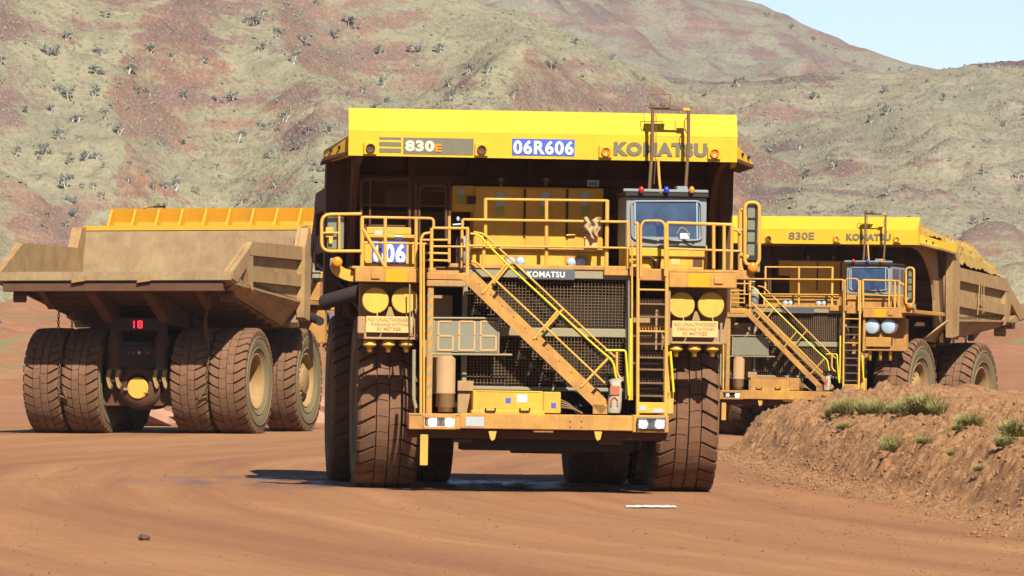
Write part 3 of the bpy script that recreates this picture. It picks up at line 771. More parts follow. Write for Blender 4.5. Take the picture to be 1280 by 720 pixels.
    fas = [(-1.50, z0f), (-1.50, z1f), (-1.34, z2f), (-1.28, z2f), (-1.42, z1f), (-1.42, z0f + .28), (1.35, 6.27), (1.35, 6.10), (-1.42, z0f + .1), (-1.42, z0f)]
    # fascia (two plates) and roof plate built as closed solids
    ca.prism([(-1.50, z0f), (-1.50, z1f), (-1.40, z1f), (-1.40, z0f)], 'x', -xf, xf)
    ca.prism([(-1.50, z1f + .002), (-1.32, z2f), (-1.24, z2f), (-1.40, z1f + .002)], 'x', -xf, xf)
    ca.prism([(-1.398, 6.06), (-1.398, 6.20), (1.35, 6.20), (1.35, 6.06)], 'x', -xf, xf)
    canopy = bbuild(ca, 'canopy', CM)
    nr = 9
    for k in range(nr + 1):
        x = -xf + .08 + (2 * xf - .16) * k / nr
        rb = MB(); rb.prism([(-1.39, 6.205), (-.75, 6.205), (-1.24, z2f - .02), (-1.34, z1f)], 'x', x - .03, x + .03)
        bbuild(rb, 'canopy_rib', 'ribyellow')
    for s_ in (-1, 1):
        wg = MB()
        a = [Vector((s_ * xf, -1.44, 6.33)), Vector((s_ * xf, -1.44, z0f)), Vector((s_ * (xf + .30), 1.5, 5.92)), Vector((s_ * (xf + .30), 1.5, 6.14))]
        b_ = [v - Vector((s_ * .10, 0, 0)) for v in a]
        wg.hull8(a, b_)
        wgo = bbuild(wg, 'canopy_wing', CM)
        fl = MB()
        a = [Vector((s_ * (xf - .02), -1.40, 6.06)), Vector((s_ * (xf + .40), -.6, 5.96)), Vector((s_ * (xf + .36), 1.5, 5.92)), Vector((s_ * (xf - .02), 1.5, 6.04))]
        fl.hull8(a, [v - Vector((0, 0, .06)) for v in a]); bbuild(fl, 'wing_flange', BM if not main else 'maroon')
        fp = MB(); a = [Vector((s_ * (xf + .003), -1.3, 6.31)), Vector((s_ * (xf + .003), -1.3, 6.02)), Vector((s_ * (xf + .38), -.62, 5.95)), Vector((s_ * (xf + .38), -.62, 6.00))]
        fp.hull8(a, [v + Vector((0, .05, 0)) for v in a]); fpo = bbuild(fp, 'wing_plate', CM)
        for q in (.14, .28):
            MB().lathe([(0, .035), (-.012, .035), (-.012, .001)], tuple(Vector((s_ * (xf + q), -1.28 + q * 1.7 - .03, 6.17 - q * .3)) + off), 'y', 12).build('hole', 'void', body)
    # fascia marks
    ly = -1.503
    if main:
        for (a, b_, c_, d_) in ((474, 171.5, 501.5, 174.5), (474, 177.5, 501.5, 183), (474, 185.5, 501.5, 191)):
            t_ = MB().bp(a, b_, c_, d_, ly - .003, .006); bbuild(t_, 'stripe', 'greytext')
        bbuild(MB().bp(504, 172.5, 592, 193.5, ly - .003, .006), 'model_plate', 'greytext')
        bbuild(MB().bp(640, 173.8, 718.3, 195, ly - .003, .006), 'number_plate', 'blue')
        T_ = [textp('lettering', '830', 'cream', body, 506.5, 175.5, 543, 189.5, ly - .004, .05),
              textp('lettering', 'E', 'amber', body, 543.5, 180, 552, 189.8, ly - .004, .05),
              textp('lettering', '06R606', 'white', body, 641.5, 175.6, 717, 193.3, ly - .004, .035),
              textp('lettering', 'KOMATSU', 'greytext', body, 767, 178, 884, 195.5, ly - .001, .062)]
    elif right:
        T_ = [textp('lettering', '830E', 'greytext', body, 632, 173.5, 690, 189.5, ly - .001, .02),
              textp('lettering', 'KOMATSU', 'greytext', body, 762, 178, 862, 193, ly - .001, .05)]
    else: T_ = []
    for t_ in T_: t_.location = off
    for px in ((449, 588, 742, 877) if right else (463, 602, 757, 893)):
        py = 185.5 + (px - 463) * .0145
        q = P(px, py, ly)
        pad = MB().box(q.x - .12, q.x + .11, ly - .05, ly, q.z - .11, q.z + .12)
        po_ = bbuild(pad, 'marker_pad', CM)
        ring = MB().lathe([(0, .085), (-.03, .085), (-.03, .065), (-.01, .062), (-.01, .001)], (q.x, ly - .05, q.z), 'y', 24)
        bbuild(ring, 'marker_lamp', 'amber' if px > 700 else 'maroon')
    # headboard, floor, sides
    XW = 3.52
    hb = MB(); hb.prism([(2.1, 3.25), (1.28, 6.2), (1.16, 6.2), (1.98, 3.1)], 'x', -XW, XW)
    for k in range(7):
        x = -3.3 + k * 1.1; hb.prism([(1.98, 3.1), (1.16, 6.05), (.98, 6.05), (1.75, 3.15)], 'x', x - .06, x + .06)
    for k in range(4):
        z = 3.6 + k * .65; y = 1.98 - (z - 3.1) * .2645; hb.box(-3.3, 3.3, y - .22, y, z, z + .16)
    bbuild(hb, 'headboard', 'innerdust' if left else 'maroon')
    fl = MB(); fl.prism([(1.98, 3.1), (2.1, 3.3), (9.05, 4.42), (9.1, 4.22), (8.8, 4.16)], 'x', -2.95, 2.95)
    fl.prism([(8.0, 4.25), (8.8, 4.50), (9.32, 4.55), (9.36, 4.30), (8.9, 4.2), (8.0, 4.1)], 'x', -3.62, 3.62)
    for s_ in (-1, 1):
        a = [Vector((s_ * 2.95, 2.1, 3.3)), Vector((s_ * 2.95, 9.0, 4.40)), Vector((s_ * 3.5, 9.0, 4.48)), Vector((s_ * 3.5, 2.1, 3.95))]
        fl.hull8(a, [v - Vector((0, 0, .1)) for v in a])
    bbuild(fl, 'floor', 'innerdust' if left else 'bodydust')
    ur = MB()
    for k in range(9):
        y = 2.5 + k * .78; z = 3.18 + (y - 2.1) * .153
        ur.box(-2.85, 2.85, y - .09, y + .09, z - .2, z - .02)
    for s_ in (-1, 1):
        ur.prism([(2.0, 2.75), (2.0, 3.15), (8.7, 4.1), (8.7, 3.95), (6.8, 3.1)], 'x', s_ * .7, s_ * 1.0)
        ur.tube([(s_ * 3.0, 8.2, 3.85), (s_ * 3.35, 8.25, 3.85)], .16, 12)
        ur.prism([(7.6, 3.5), (7.6, 4.05), (8.95, 4.25), (8.9, 4.1)], 'x', s_ * 2.3, s_ * 2.5)
    ur.box(-3.35, 3.35, 8.95, 9.28, 3.98, 4.21)
    bbuild(ur, 'floor_beam', 'maroon' if left else 'bodydust')
    tl = MB()
    for s_ in (-1, 1):
        x = s_ * 1.0
        tl = MB(); tl.prism([(x - .16, 4.42), (x + .16, 4.42), (x + .22, 4.22), (x - .20, 4.28)], 'y', 9.34, 9.40)
        bbuild(tl, 'tail_bracket', 'rimtan')
    for s_ in (-1, 1):
        sw = MB()
        xo, xi, xr = s_ * 3.50, s_ * 3.40, s_ * 3.66
        outline = [(1.25, 6.18), (1.75, 6.12), (2.15, 5.50), (7.3, 5.46), (9.3, 4.56), (9.3, 4.32), (2.0, 3.62), (1.7, 3.62)]
        sw.prism(outline, 'x', xi, xo)
        # box-section rails standing proud of the plate
        sw.prism([(2.1, 5.12), (2.15, 5.52), (7.32, 5.48), (7.75, 5.22), (7.55, 5.08)], 'x', xo + s_ * .002, xr)
        sw.prism([(2.05, 4.32), (2.05, 4.68), (7.2, 4.66), (7.2, 4.32)], 'x', xo + s_ * .002, xr - s_ * .02)
        sw.prism([(7.2, 4.0), (7.2, 5.078), (7.55, 5.078), (7.75, 5.215), (9.29, 4.54), (9.29, 4.34), (8.8, 4.25), (7.85, 4.72), (7.6, 4.2)], 'x', xo + s_ * .002, xr - s_ * .01)
        sw.prism([(1.55, 3.3), (1.30, 6.1), (1.72, 6.1), (2.1, 5.5), (2.15, 3.4)], 'x', xo + s_ * .002, xr + s_ * .08)
        # lower plate leaning in
        lo_ = [Vector((xr - s_ * .03, 2.15, 3.86)), Vector((xr - s_ * .03, 8.8, 4.2)), Vector((xr - s_ * .45, 8.3, 4.0)), Vector((xr - s_ * .62, 2.15, 3.15))]
        sw.hull8(lo_, [v - Vector((s_ * .06, 0, -.02)) for v in lo_])
        lo2 = [Vector((xr - s_ * .03, 1.55, 3.86)), Vector((xr - s_ * .03, 2.145, 3.86)), Vector((xr - s_ * .62, 2.145, 3.15)), Vector((xr - s_ * .62, .6, 3.15))]
        sw.hull8(lo2, [v - Vector((s_ * .06, 0, -.02)) for v in lo2])
        sw.prism([(2.15, 3.84), (2.15, 3.9), (8.8, 4.24), (8.8, 4.18)], 'x', xi, xr - s_ * .03)
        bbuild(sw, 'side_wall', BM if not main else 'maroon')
        # curved support plate under the canopy
        pts = [(-1.38, 6.05), (-1.38, 5.93)]
        for k in range(7):
            t = k / 6 * math.pi / 2
            pts.append((-1.1 + 2.15 * math.sin(t), 3.9 + 2.0 * math.cos(t)))
        pts += [(1.1, 3.6), (1.6, 3.5), (1.3, 6.05)]
        sp = MB().prism(pts, 'x', s_ * (XW - .30), s_ * (XW - .20))
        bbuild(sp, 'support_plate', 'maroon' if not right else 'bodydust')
        if right or left:
            lad = MB()
            if s_ > 0:
                lad.tube([(xr + .03, 4.3, 5.35), (xr + .05, 4.1, 4.15)], .02, 5).tube([(xr + .03, 4.7, 5.3), (xr + .05, 4.75, 4.25)], .02, 5).tube([(xr + .03, 4.15, 4.5), (xr + .03, 4.7, 4.5)], .02, 5).tube([(xr + .03, 4.4, 5.3), (xr + .05, 4.6, 4.2)], .015, 5)
                bbuild(lad, 'wall_rope', 'rimtan')
    return root, body

make_truck('front', T_MAIN, 'large clean yellow haul truck driving head on towards the camera, unit plate 06R606, empty')
def xform(x, y, z, yaw, roll=0, pitch=0):
    return Matrix.Translation((x, y, z)) @ Matrix.Rotation(R(roll), 4, 'Y') @ Matrix.Rotation(R(pitch), 4, 'X') @ Matrix.Rotation(R(yaw), 4, 'Z')
T_R = xform(9.56, 205, -.25, -21.5, 1.3, -1.0)
rr, rbody = make_truck('right', T_R, 'dusty haul truck heaped with ore behind the earth berm, white round headlights uncovered')
T_L = xform(-9.3, 201.5, 0, 165.6, 0, 0)
ll, lbody = make_truck('left', T_L, 'dust covered haul truck seen from behind, chains between its dual rear tyres, red display lit')

# ------------------------------------------------------------------ ore heap in the right truck
def ore_heap():
    bpy.context.view_layer.update()
    mb = MB(); nx, ny = 60, 90; rows = []
    for j in range(ny + 1):
        y = -1.1 + 10.0 * j / ny
        for i in range(nx + 1):
            x = -3.42 + 6.84 * i / nx
            e = max(0, 1 - (abs(x) / 3.45) ** 8)
            prof = 6.74 - max(0, (y - .2)) * .03 - max(0, y - 5.4) * .26 if y > .2 else 6.72 - (.2 - y) * .3
            base = 6.22 if y < 1.2 else 5.35 - max(0, y - 7) * .3
            z = base + (prof - base) * e ** .6 if prof > base else base - .1
            z += (.12 if y > 2 else .05) * noise.noise(Vector((x * 1.1, y * 1.1, 3))) + (.12 if y > 2 else .04) * abs(noise.noise(Vector((x * 3.3, y * 3.3, 9)))) + .10 * abs(noise.noise(Vector((x * 8, y * 8, 1))))
            if y > 8.6: z -= (y - 8.6) * 2
            rows.append((x, y, z))
    fs = [[j * (nx + 1) + i, j * (nx + 1) + i + 1, (j + 1) * (nx + 1) + i + 1, (j + 1) * (nx + 1) + i] for j in range(ny) for i in range(nx)]
    mb.add(rows, fs)
    # skirt so that it is a closed heap
    for k in range(1600):
        x = random.uniform(-3.3, 3.3); y = random.uniform(-.9, 7.8); i = round((x + 3.42) / 6.84 * nx); j = round((y + 1.1) / 10.0 * ny)
        c = Vector(rows[j * (nx + 1) + i]); s = random.uniform(.02, .06)
        vs = [c + Vector((random.uniform(.6, 1) * a, random.uniform(.6, 1) * b, random.uniform(.5, .9) * d)) * s for a in (-1, 1) for b in (-1, 1) for d in (-1, 1)]
        mb.add(vs, [[0, 1, 3, 2], [4, 6, 7, 5], [0, 4, 5, 1], [2, 3, 7, 6], [0, 2, 6, 4], [1, 5, 7, 3]])
    o = mb.build('ore_heap', 'ore')
    o.matrix_world = T_R @ Matrix.Translation((0, -1.5, 6)) @ Matrix.Rotation(R(-1.6), 4, 'X') @ Matrix.Translation((0, 1.5, -6))
    tag(o, 'yellow brown broken ore heaped in the body of the right truck', 'ore', kind='thing')
ore_heap()

# ------------------------------------------------------------------ sacks and rag on the trucks
def sack(Tm, label, px0, py0, px1, py1, yl, sc_=1):
    mb = MB(); rows = []; n = 16; prof = [(0, .9), (.1, 1.0), (.35, 1.02), (.6, .95), (.75, .8), (.83, .72), (.9, .95), (1.0, 1.15)]
    a = P(px0, py1, yl); b_ = P(px1, py0, yl); cx = (a.x + b_.x) / 2; hw = (b_.x - a.x) / 2; H = b_.z - a.z
    vs = []
    for (t, r) in prof:
        for k in range(n):
            an = 2 * math.pi * k / n; c, s = math.cos(an), math.sin(an)
            jx = .08 * noise.noise(Vector((c * 2, s * 2, t * 6)))
            vs.append((cx + hw * r * .85 * (abs(c) ** .7) * (1 if c > 0 else -1) * (1 + jx) + .04 * t, yl + .10 * s * r * (.35 if t > .85 else 1), a.z + H * t * (1 + (.06 * c if t > .8 else 0))))
    fs = [[i * n + k, i * n + (k + 1) % n, (i + 1) * n + (k + 1) % n, (i + 1) * n + k] for i in range(len(prof) - 1) for k in range(n)]
    mb.add(vs, fs, 0, True); mb.add(vs[:n], [list(range(n))])
    o = mb.build('sack', 'sack'); o.matrix_world = Tm
    d = MB(); d.box(cx - hw * .55, cx + hw * .6, yl - .118, yl - .104, a.z + H * .52, a.z + H * .78)
    d.tube([(cx - hw * .4, yl - .11, a.z + H * .2), (cx - hw * .35, yl - .112, a.z + H * .4), (cx, yl - .114, a.z + H * .47), (cx + hw * .38, yl - .112, a.z + H * .38), (cx + hw * .4, yl - .11, a.z + H * .2)], .014, 5)
    d.build('printed_patch', 'sackred', o)
    return tag(o, label, 'sack', 'sacks wedged at the foot of the truck stairs')
sack(T_MAIN, 'pale paper sack with red print at the foot of the front truck\'s stairs', 757, 473, 778, 516, -3.0)
sack(T_R, 'small pale sack with red print at the stair foot of the ore laden truck', 757, 485, 774, 516, -3.0)
def rag():
    mb = MB(); vs = []; n = 14; m_ = 14
    a = P(730, 297, -2.54); b_ = P(751, 273, -2.54)
    for j in range(m_ + 1):
        t = j / m_
        for i in range(n + 1):
            u = i / n; w = .5 + .42 * (1 - .25 * math.sin(t * 3))
            x = a.x + (b_.x - a.x) * (.5 + (u - .5) * (1.15 if t > .8 else .85)) + .03 * math.sin(t * 9 + u * 3)
            z = a.z + (b_.z - a.z) * t + .03 * math.sin(u * 9) * (1 if j in (0, m_) else .3)
            vs.append((x, -2.55 + .045 * math.sin(u * 13 + t * 4) + .03 * noise.noise(Vector((u * 4, t * 4, 0))), z))
    fs = [[j * (n + 1) + i, j * (n + 1) + i + 1, (j + 1) * (n + 1) + i + 1, (j + 1) * (n + 1) + i] for j in range(m_) for i in range(n)]
    mb.add(vs, fs, 0, True); mb.add([(x, y + .03, z) for x, y, z in vs], fs, 0, True)
    o = mb.build('rag', 'rag'); o.matrix_world = T_MAIN
    tag(o, 'crumpled tan cloth hung over the front truck\'s middle guard rail', 'cloth')
    b2 = MB().bp(731, 297, 747, 314, -2.46, .2).bp(730, 296, 748, 298, -2.47, .22); o2 = b2.build('deck_box', 'signplate'); o2.matrix_world = T_MAIN
    tag(o2, 'small tan box behind the front truck\'s guard rail, under the hanging cloth', 'box')
rag()

# ------------------------------------------------------------------ terrain
def sm(a, b, t):
    t = max(0, min(1, (t - a) / (b - a))); return t * t * (3 - 2 * t)
def fbm(x, y, z=0, o=5):
    return noise.fractal(Vector((x, y, z)), 1.0, 2.0, o)
def foot_x(y):   # foot line of the berm
    return 7.75 - (y - 100) * .044 if y < 160 else 5.1 + (y - 160) * .35
def ground_h(x, y):
    z = -.0165 * max(-8, min(8, x)) * (1 - sm(128, 168, y))
    z -= .25 * sm(3, 9, x) * sm(175, 195, y) * (1 - sm(225, 250, y))
    if y < 128: z += 0
    z += .03 * fbm(x * .12, y * .12, 2, 3) * sm(0, 1, 1)
    if y > 235:
        left = 1 - sm(-6, 12, x)
        z += sm(290, 400, y + 14 * fbm(x * .03, 5)) * (3.4 + 1.0 * fbm(x * .05, y * .03, 8))
        z += sm(400, 600, y) * 2.6 + sm(580, 680, y) * 4
        z += (1.0 * fbm(x * .12, y * .12, 1)) * sm(270, 330, y)
    # red mound at the right behind the berm
    z += 3.2 * math.exp(-((x - 42) / 22) ** 2 - ((y - 305) / 42) ** 2)
    return z
def berm_h(x, y):
    """height of the berm over the ground"""
    d = x - foot_x(y)
    if y > 175: return 0
    hgt = (1.36 + .16 * noise.noise(Vector((x * .25, y * .12, 4)))) * (1 - sm(163, 170, y)) * sm(89, 95, y)
    up = (.60 * sm(-.05, 1.1, d) + .40 * sm(.4, 3.2, d)) if d > -.05 else 0
    down = 1 - sm(9.5, 15, d)
    # a saddle and a second heap at the back right
    z = hgt * up * down
    return z
def grid(name, xs, ys, fn, mat, kind='structure', smooth=True):
    nx = len(xs); vs = [(x, y, fn(x, y)) for y in ys for x in xs]
    fs = [(j * nx + i, j * nx + i + 1, (j + 1) * nx + i + 1, (j + 1) * nx + i) for j in range(len(ys) - 1) for i in range(nx - 1)]
    me = bpy.data.meshes.new(name); me.from_pydata(vs, [], fs); me.materials.append(mat)
    me.polygons.foreach_set('use_smooth', [smooth] * len(fs)); me.update()
    o = bpy.data.objects.new(name, me); COL.objects.link(o)
    if kind: o['kind'] = kind
    return o
def lin(a, b, n): return [a + (b - a) * i / (n - 1) for i in range(n)]

# ground material
m, nt, b = new_mat('red_earth'); GROUND = m
v = geo_pos(nt)
n1 = noise_n(nt, v, .05, 6, .6); n2 = noise_n(nt, v, 1.2, 6, .7); n3 = noise_n(nt, v, 7, 5, .7)
c = mix(nt, ramp(nt, n1, [(.4, 0), (.6, 1)]), (.42, .20, .095), (.50, .24, .12))
c = mix(nt, ramp(nt, n2, [(.35, 0), (.7, 1)]), c, (.33, .15, .09))
veg = ramp(nt, noise_n(nt, v, .11, 5, .7, .5), [(.55, 0), (.63, 1)])
gy = N(nt, 'ShaderNodeSeparateXYZ'); nt.links.new(v, gy.inputs[0])
far = N(nt, 'ShaderNodeMapRange'); nt.links.new(gy.outputs[1], far.inputs[0]); far.inputs[1].default_value = 290; far.inputs[2].default_value = 330
vm = N(nt, 'ShaderNodeMath', operation='MULTIPLY'); nt.links.new(veg, vm.inputs[0]); nt.links.new(far.outputs[0], vm.inputs[1])
c = mix(nt, vm.outputs[0], c, (.30, .25, .12))
nt.links.new(c, b.inputs['Base Color']); b.inputs['Roughness'].default_value = .95; b.inputs['Specular IOR Level'].default_value = .1
bump(nt, b, n3, .5, .05)

def ys_ground():
    ys = [20 + i * 5 for i in range(12)] + lin(80, 180, 90) + lin(182, 260, 40) + lin(264, 700, 150)
    return ys
grid('ground', [-400, -250, -150, -90, -60] + lin(-45, 60, 150) + [75, 100, 160, 250, 400], ys_ground(), lambda x, y: ground_h(x, y), GROUND)
# the far rest of the plain
grid('ground', lin(-3000, 3000, 7), lin(701, 6000, 6), lambda x, y: 6.0, GROUND)
grid('ground', lin(-3000, -400, 4), lin(-200, 701, 6), lambda x, y: 0 if y < 600 else 6, GROUND)
grid('ground', lin(400, 3000, 4), lin(-200, 701, 6), lambda x, y: 0 if y < 600 else 6, GROUND)
grid('ground', lin(-400, 400, 9), lin(-200, 20, 6), lambda x, y: -.02, GROUND)

# haul road: packed dirt with swept tyre bands around the bend
m, nt, b = new_mat('haul_road'); ROAD = m
v = geo_pos(nt); se = N(nt, 'ShaderNodeSeparateXYZ'); nt.links.new(v, se.inputs[0])
sub = N(nt, 'ShaderNodeVectorMath', operation='SUBTRACT'); nt.links.new(v, sub.inputs[0]); sub.inputs[1].default_value = (198, 132, 0)
warp = noise_n(nt, geo_pos(nt, (.12, .03, .1)), 1, 3, .5)
sc2 = N(nt, 'ShaderNodeVectorMath', operation='MULTIPLY'); nt.links.new(sub.outputs[0], sc2.inputs[0]); sc2.inputs[1].default_value = (1, 1, 0)
ln_ = N(nt, 'ShaderNodeVectorMath', operation='LENGTH'); nt.links.new(sc2.outputs[0], ln_.inputs[0])
rad = N(nt, 'ShaderNodeMath', operation='MULTIPLY_ADD'); nt.links.new(warp, rad.inputs[0]); rad.inputs[1].default_value = 2.2; nt.links.new(ln_.outputs[1], rad.inputs[2])
cmb = N(nt, 'ShaderNodeCombineXYZ'); nt.links.new(rad.outputs[0], cmb.inputs[0])
ysc = N(nt, 'ShaderNodeMath', operation='MULTIPLY'); nt.links.new(se.outputs[1], ysc.inputs[0]); ysc.inputs[1].default_value = .03; nt.links.new(ysc.outputs[0], cmb.inputs[1])
bands = noise_n(nt, cmb.outputs[0], .62, 5, .6); fine = noise_n(nt, cmb.outputs[0], 4.0, 4, .65)
sp = noise_n(nt, v, 9, 4, .75); big = noise_n(nt, v, .25, 4, .6)
c = mix(nt, ramp(nt, bands, [(.36, 0), (.5, .5), (.64, 1)]), (.37, .165, .080), (.56, .28, .125))
c = mix(nt, ramp(nt, fine, [(.4, 0), (.8, .4)]), c, (.31, .14, .07))
c = mix(nt, ramp(nt, big, [(.45, 0), (.7, .45)]), c, (.42, .19, .085))
c = mix(nt, ramp(nt, sp, [(.56, 0), (.70, .6)]), c, (.17, .08, .05))
c = mix(nt, ramp(nt, noise_n(nt, geo_pos(nt, (1, .35, 1)), 22, 3, .75), [(.60, 0), (.70, .65)]), c, (.54, .34, .20))
grit = noise_n(nt, geo_pos(nt, (1, .4, 1)), 30, 3, .8)
c = mix(nt, ramp(nt, grit, [(.57, 0), (.66, .6)]), c, (.16, .08, .05))
# wet tracks left by the water cart: darker and glossy
wx = N(nt, 'ShaderNodeMapping'); g = N(nt, 'ShaderNodeNewGeometry'); nt.links.new(g.outputs['Position'], wx.inputs[0])
wx.inputs['Location'].default_value = (.25, -123 * .15, 0); wx.inputs['Scale'].default_value = (.15, .15, 0)
wl = N(nt, 'ShaderNodeVectorMath', operation='LENGTH'); nt.links.new(wx.outputs[0], wl.inputs[0])
wr = ramp(nt, wl.outputs[1], [(.5, 1), (1.0, 0)])
wn = ramp(nt, noise_n(nt, geo_pos(nt, (.9, .16, 1)), 1.3, 5, .65), [(.40, 0), (.54, 1)])
wet = N(nt, 'ShaderNodeMath', operation='MULTIPLY'); nt.links.new(wr, wet.inputs[0]); nt.links.new(wn, wet.inputs[1])
c = mix(nt, wet.outputs[0], c, (.22, .095, .05))
nt.links.new(c, b.inputs['Base Color'])
rg = ramp(nt, wet.outputs[0], [(0, .92), (1, .38)]); nt.links.new(rg, b.inputs['Roughness'])
sg = ramp(nt, wet.outputs[0], [(0, .12), (1, 1.0)]); nt.links.new(sg, b.inputs['Specular IOR Level'])
add = N(nt, 'ShaderNodeMath', operation='ADD'); nt.links.new(sp, add.inputs[0]); nt.links.new(fine, add.inputs[1])
bump(nt, b, add.outputs[0], .8, .06)
def road_x1(y): return max(foot_x(y) + 1.0, 6) if y < 170 else 24
def road_mesh():
    vs, fs = [], []; ys = lin(22, 78, 20) + lin(80, 240, 160); nx = 60
    for y in ys:
        x0 = -30 + 1.5 * noise.noise(Vector((0, y * .08, 7))); x1 = road_x1(y)
        for i in range(nx):
            t = i / (nx - 1); x = x0 + (x1 - x0) * t
            vs.append((x, y, ground_h(x, y) + .03 * sm(0, .04, t) + .025 * fbm(x * .5, y * .06, 3, 3) * sm(.05, .15, t)))
    fs = [(j * nx + i, j * nx + i + 1, (j + 1) * nx + i + 1, (j + 1) * nx + i) for j in range(len(ys) - 1) for i in range(nx - 1)]
    me = bpy.data.meshes.new('road'); me.from_pydata(vs, [], fs); me.materials.append(ROAD); me.polygons.foreach_set('use_smooth', [True] * len(fs))
    o = bpy.data.objects.new('road', me); COL.objects.link(o); o['kind'] = 'structure'
road_mesh()

# berm
m, nt, b = new_mat('berm_earth'); BERM = m
v = geo_pos(nt)
n2 = noise_n(nt, v, 1.1, 6, .65); n3 = noise_n(nt, v, 6, 6, .75); n4 = noise_n(nt, v, 18, 4, .7)
c = mix(nt, ramp(nt, n2, [(.35, 0), (.65, 1)]), (.66, .35, .165), (.56, .29, .14))
c = mix(nt, ramp(nt, n3, [(.52, 0), (.68, .7)]), c, (.22, .115, .07))
c = mix(nt, ramp(nt, n4, [(.60, 0), (.72, .5)]), c, (.58, .36, .22))
nt.links.new(c, b.inputs['Base Color']); b.inputs['Roughness'].default_value = .95; b.inputs['Specular IOR Level'].default_value = .1
bump(nt, b, n3, 1.0, .14)
def berm_z(x, y):
    h_ = berm_h(x, y)
    d = x - foot_x(y)
    r = .0
    if h_ > 0.0:
        r = .17 * fbm(x * 1.3, y * .9, 5, 6) + .12 * abs(noise.noise(Vector((x * 4, y * 3, 2)))) + .09 * noise.noise(Vector((x * 9, y * 5, 7))) + .05 * abs(noise.noise(Vector((x * 20, y * 9, 3))))
        r *= min(1, h_ * 3)
    spill = .13 * max(0, fbm(x * 3.5, y * 2.0, 6, 5) + .15) * sm(-1.2, 0, d) * (1 - sm(160, 170, y))
    edge = -.2 if (d < -1.5 or y > 174 or y < 89) else 0
    return ground_h(x, y) + h_ + r + spill + edge - .02 + (.05 if d > -.9 + .4 * noise.noise(Vector((y * .5, 1, 1))) else -.06)
def berm():
    vs, fs = [], []; ys = lin(88, 176, 760); ds = lin(-1.6, 5.0, 150) + lin(5.7, 16, 30); nx = len(ds)
    for y in ys:
        for d in ds:
            x = foot_x(y) + d; vs.append((x, y, berm_z(x, y)))
    fs = [(j * nx + i, j * nx + i + 1, (j + 1) * nx + i + 1, (j + 1) * nx + i) for j in range(len(ys) - 1) for i in range(nx - 1)]
    me = bpy.data.meshes.new('berm'); me.from_pydata(vs, [], fs); me.materials.append(BERM); me.polygons.foreach_set('use_smooth', [True] * len(fs))
    o = bpy.data.objects.new('earth_berm', me); COL.objects.link(o); o['kind'] = 'structure'
berm()
def back_mound():
    # loose red heap between the berm and the laden truck
    def f(x, y):
        z = 1.55 * math.exp(-((x - 12.2) / 1.7) ** 2 - ((y - 181) / 5) ** 2) + 1.95 * math.exp(-((x - 16.2) / 2.4) ** 2 - ((y - 181) / 6) ** 2) + 2.1 * math.exp(-((x - 21.5) / 4) ** 2 - ((y - 180) / 7) ** 2)
        return -.4 + z * 1.12 + (.14 * fbm(x * .9, y * .9, 3) + .08 * abs(noise.noise(Vector((x * 4, y * 4, 0))))) * min(1, z)
    o = grid('spoil_mound', lin(5, 30, 130), lin(166, 200, 110), f, GROUND)
back_mound()

# loose stones at the foot of the berm and on its face
def stone_mesh(mb, c, s):
    n1_, n2_ = 5, 4; vs = []
    for j in range(n2_ + 1):
        th = math.pi * j / n2_
        for i in range(n1_):
            ph = 2 * math.pi * i / n1_ + j * .3; r = s * random.uniform(.75, 1.15)
            vs.append(c + Vector((math.sin(th) * math.cos(ph) * r, math.sin(th) * math.sin(ph) * r, math.cos(th) * r * .7)))
    fs = [[j * n1_ + i, j * n1_ + (i + 1) % n1_, (j + 1) * n1_ + (i + 1) % n1_, (j + 1) * n1_ + i] for j in range(n2_) for i in range(n1_)]
    mb.add(vs, fs)
m_stone = dusty('stone', (.40, .215, .11), (.26, .135, .08), .35, .65, .95, .1, False, .01)
mb = MB()
for k in range(11000):
    y = random.uniform(92, 168); d = random.gauss(-.05, .55) if random.random() < .5 else random.uniform(0, 4.5)
    x = foot_x(y) + d
    s = random.uniform(.010, .026) * (1 if random.random() < .85 else 2.6)
    stone_mesh(mb, Vector((x, y, max(berm_z(x, y), ground_h(x, y) + .035) + s * .2)), s)
o = mb.build('gravel', m_stone); o['kind'] = 'stuff'
mb = MB()
for k in range(2600):
    y = random.uniform(72, 165); x = random.uniform(-11, foot_x(y)) if random.random() < .6 else foot_x(y) - abs(random.gauss(0, 2.2))
    stone_mesh(mb, Vector((x, y, ground_h(x, y) + .035)), random.uniform(.007, .017) * (1.8 if random.random() < .12 else 1))
o = mb.build('gravel', m_stone); o['kind'] = 'stuff'
# the single stone lying on the road at left
mb = MB(); random.seed(3); stone_mesh(mb, Vector((0, 0, .05)), .085)
o = mb.build('stone', plain('dark_stone', (.13, .06, .045), .9)); Ys = FPX * EYE / (686 - HZ); o.location = ((181 - 640) / FPX * Ys, Ys, ground_h((181 - 640) / FPX * Ys, Ys) + .02)
tag(o, 'single dark stone lying alone on the road in the left foreground', 'stone')
# wet glint on the road, painted as a flat white streak
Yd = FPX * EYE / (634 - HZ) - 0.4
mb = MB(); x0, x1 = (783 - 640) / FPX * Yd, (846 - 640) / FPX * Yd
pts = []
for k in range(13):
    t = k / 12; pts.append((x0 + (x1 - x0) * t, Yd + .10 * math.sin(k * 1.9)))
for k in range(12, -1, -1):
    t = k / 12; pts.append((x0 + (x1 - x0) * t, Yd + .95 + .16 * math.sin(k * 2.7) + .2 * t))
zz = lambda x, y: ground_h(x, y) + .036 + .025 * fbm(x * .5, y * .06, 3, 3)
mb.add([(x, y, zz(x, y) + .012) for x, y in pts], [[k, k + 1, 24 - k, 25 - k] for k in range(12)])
o = mb.build('glint_streak', M['white']); tag(o, 'short white streak painted as a wet glint on the road in front of the middle truck', 'road mark')
random.seed(11)
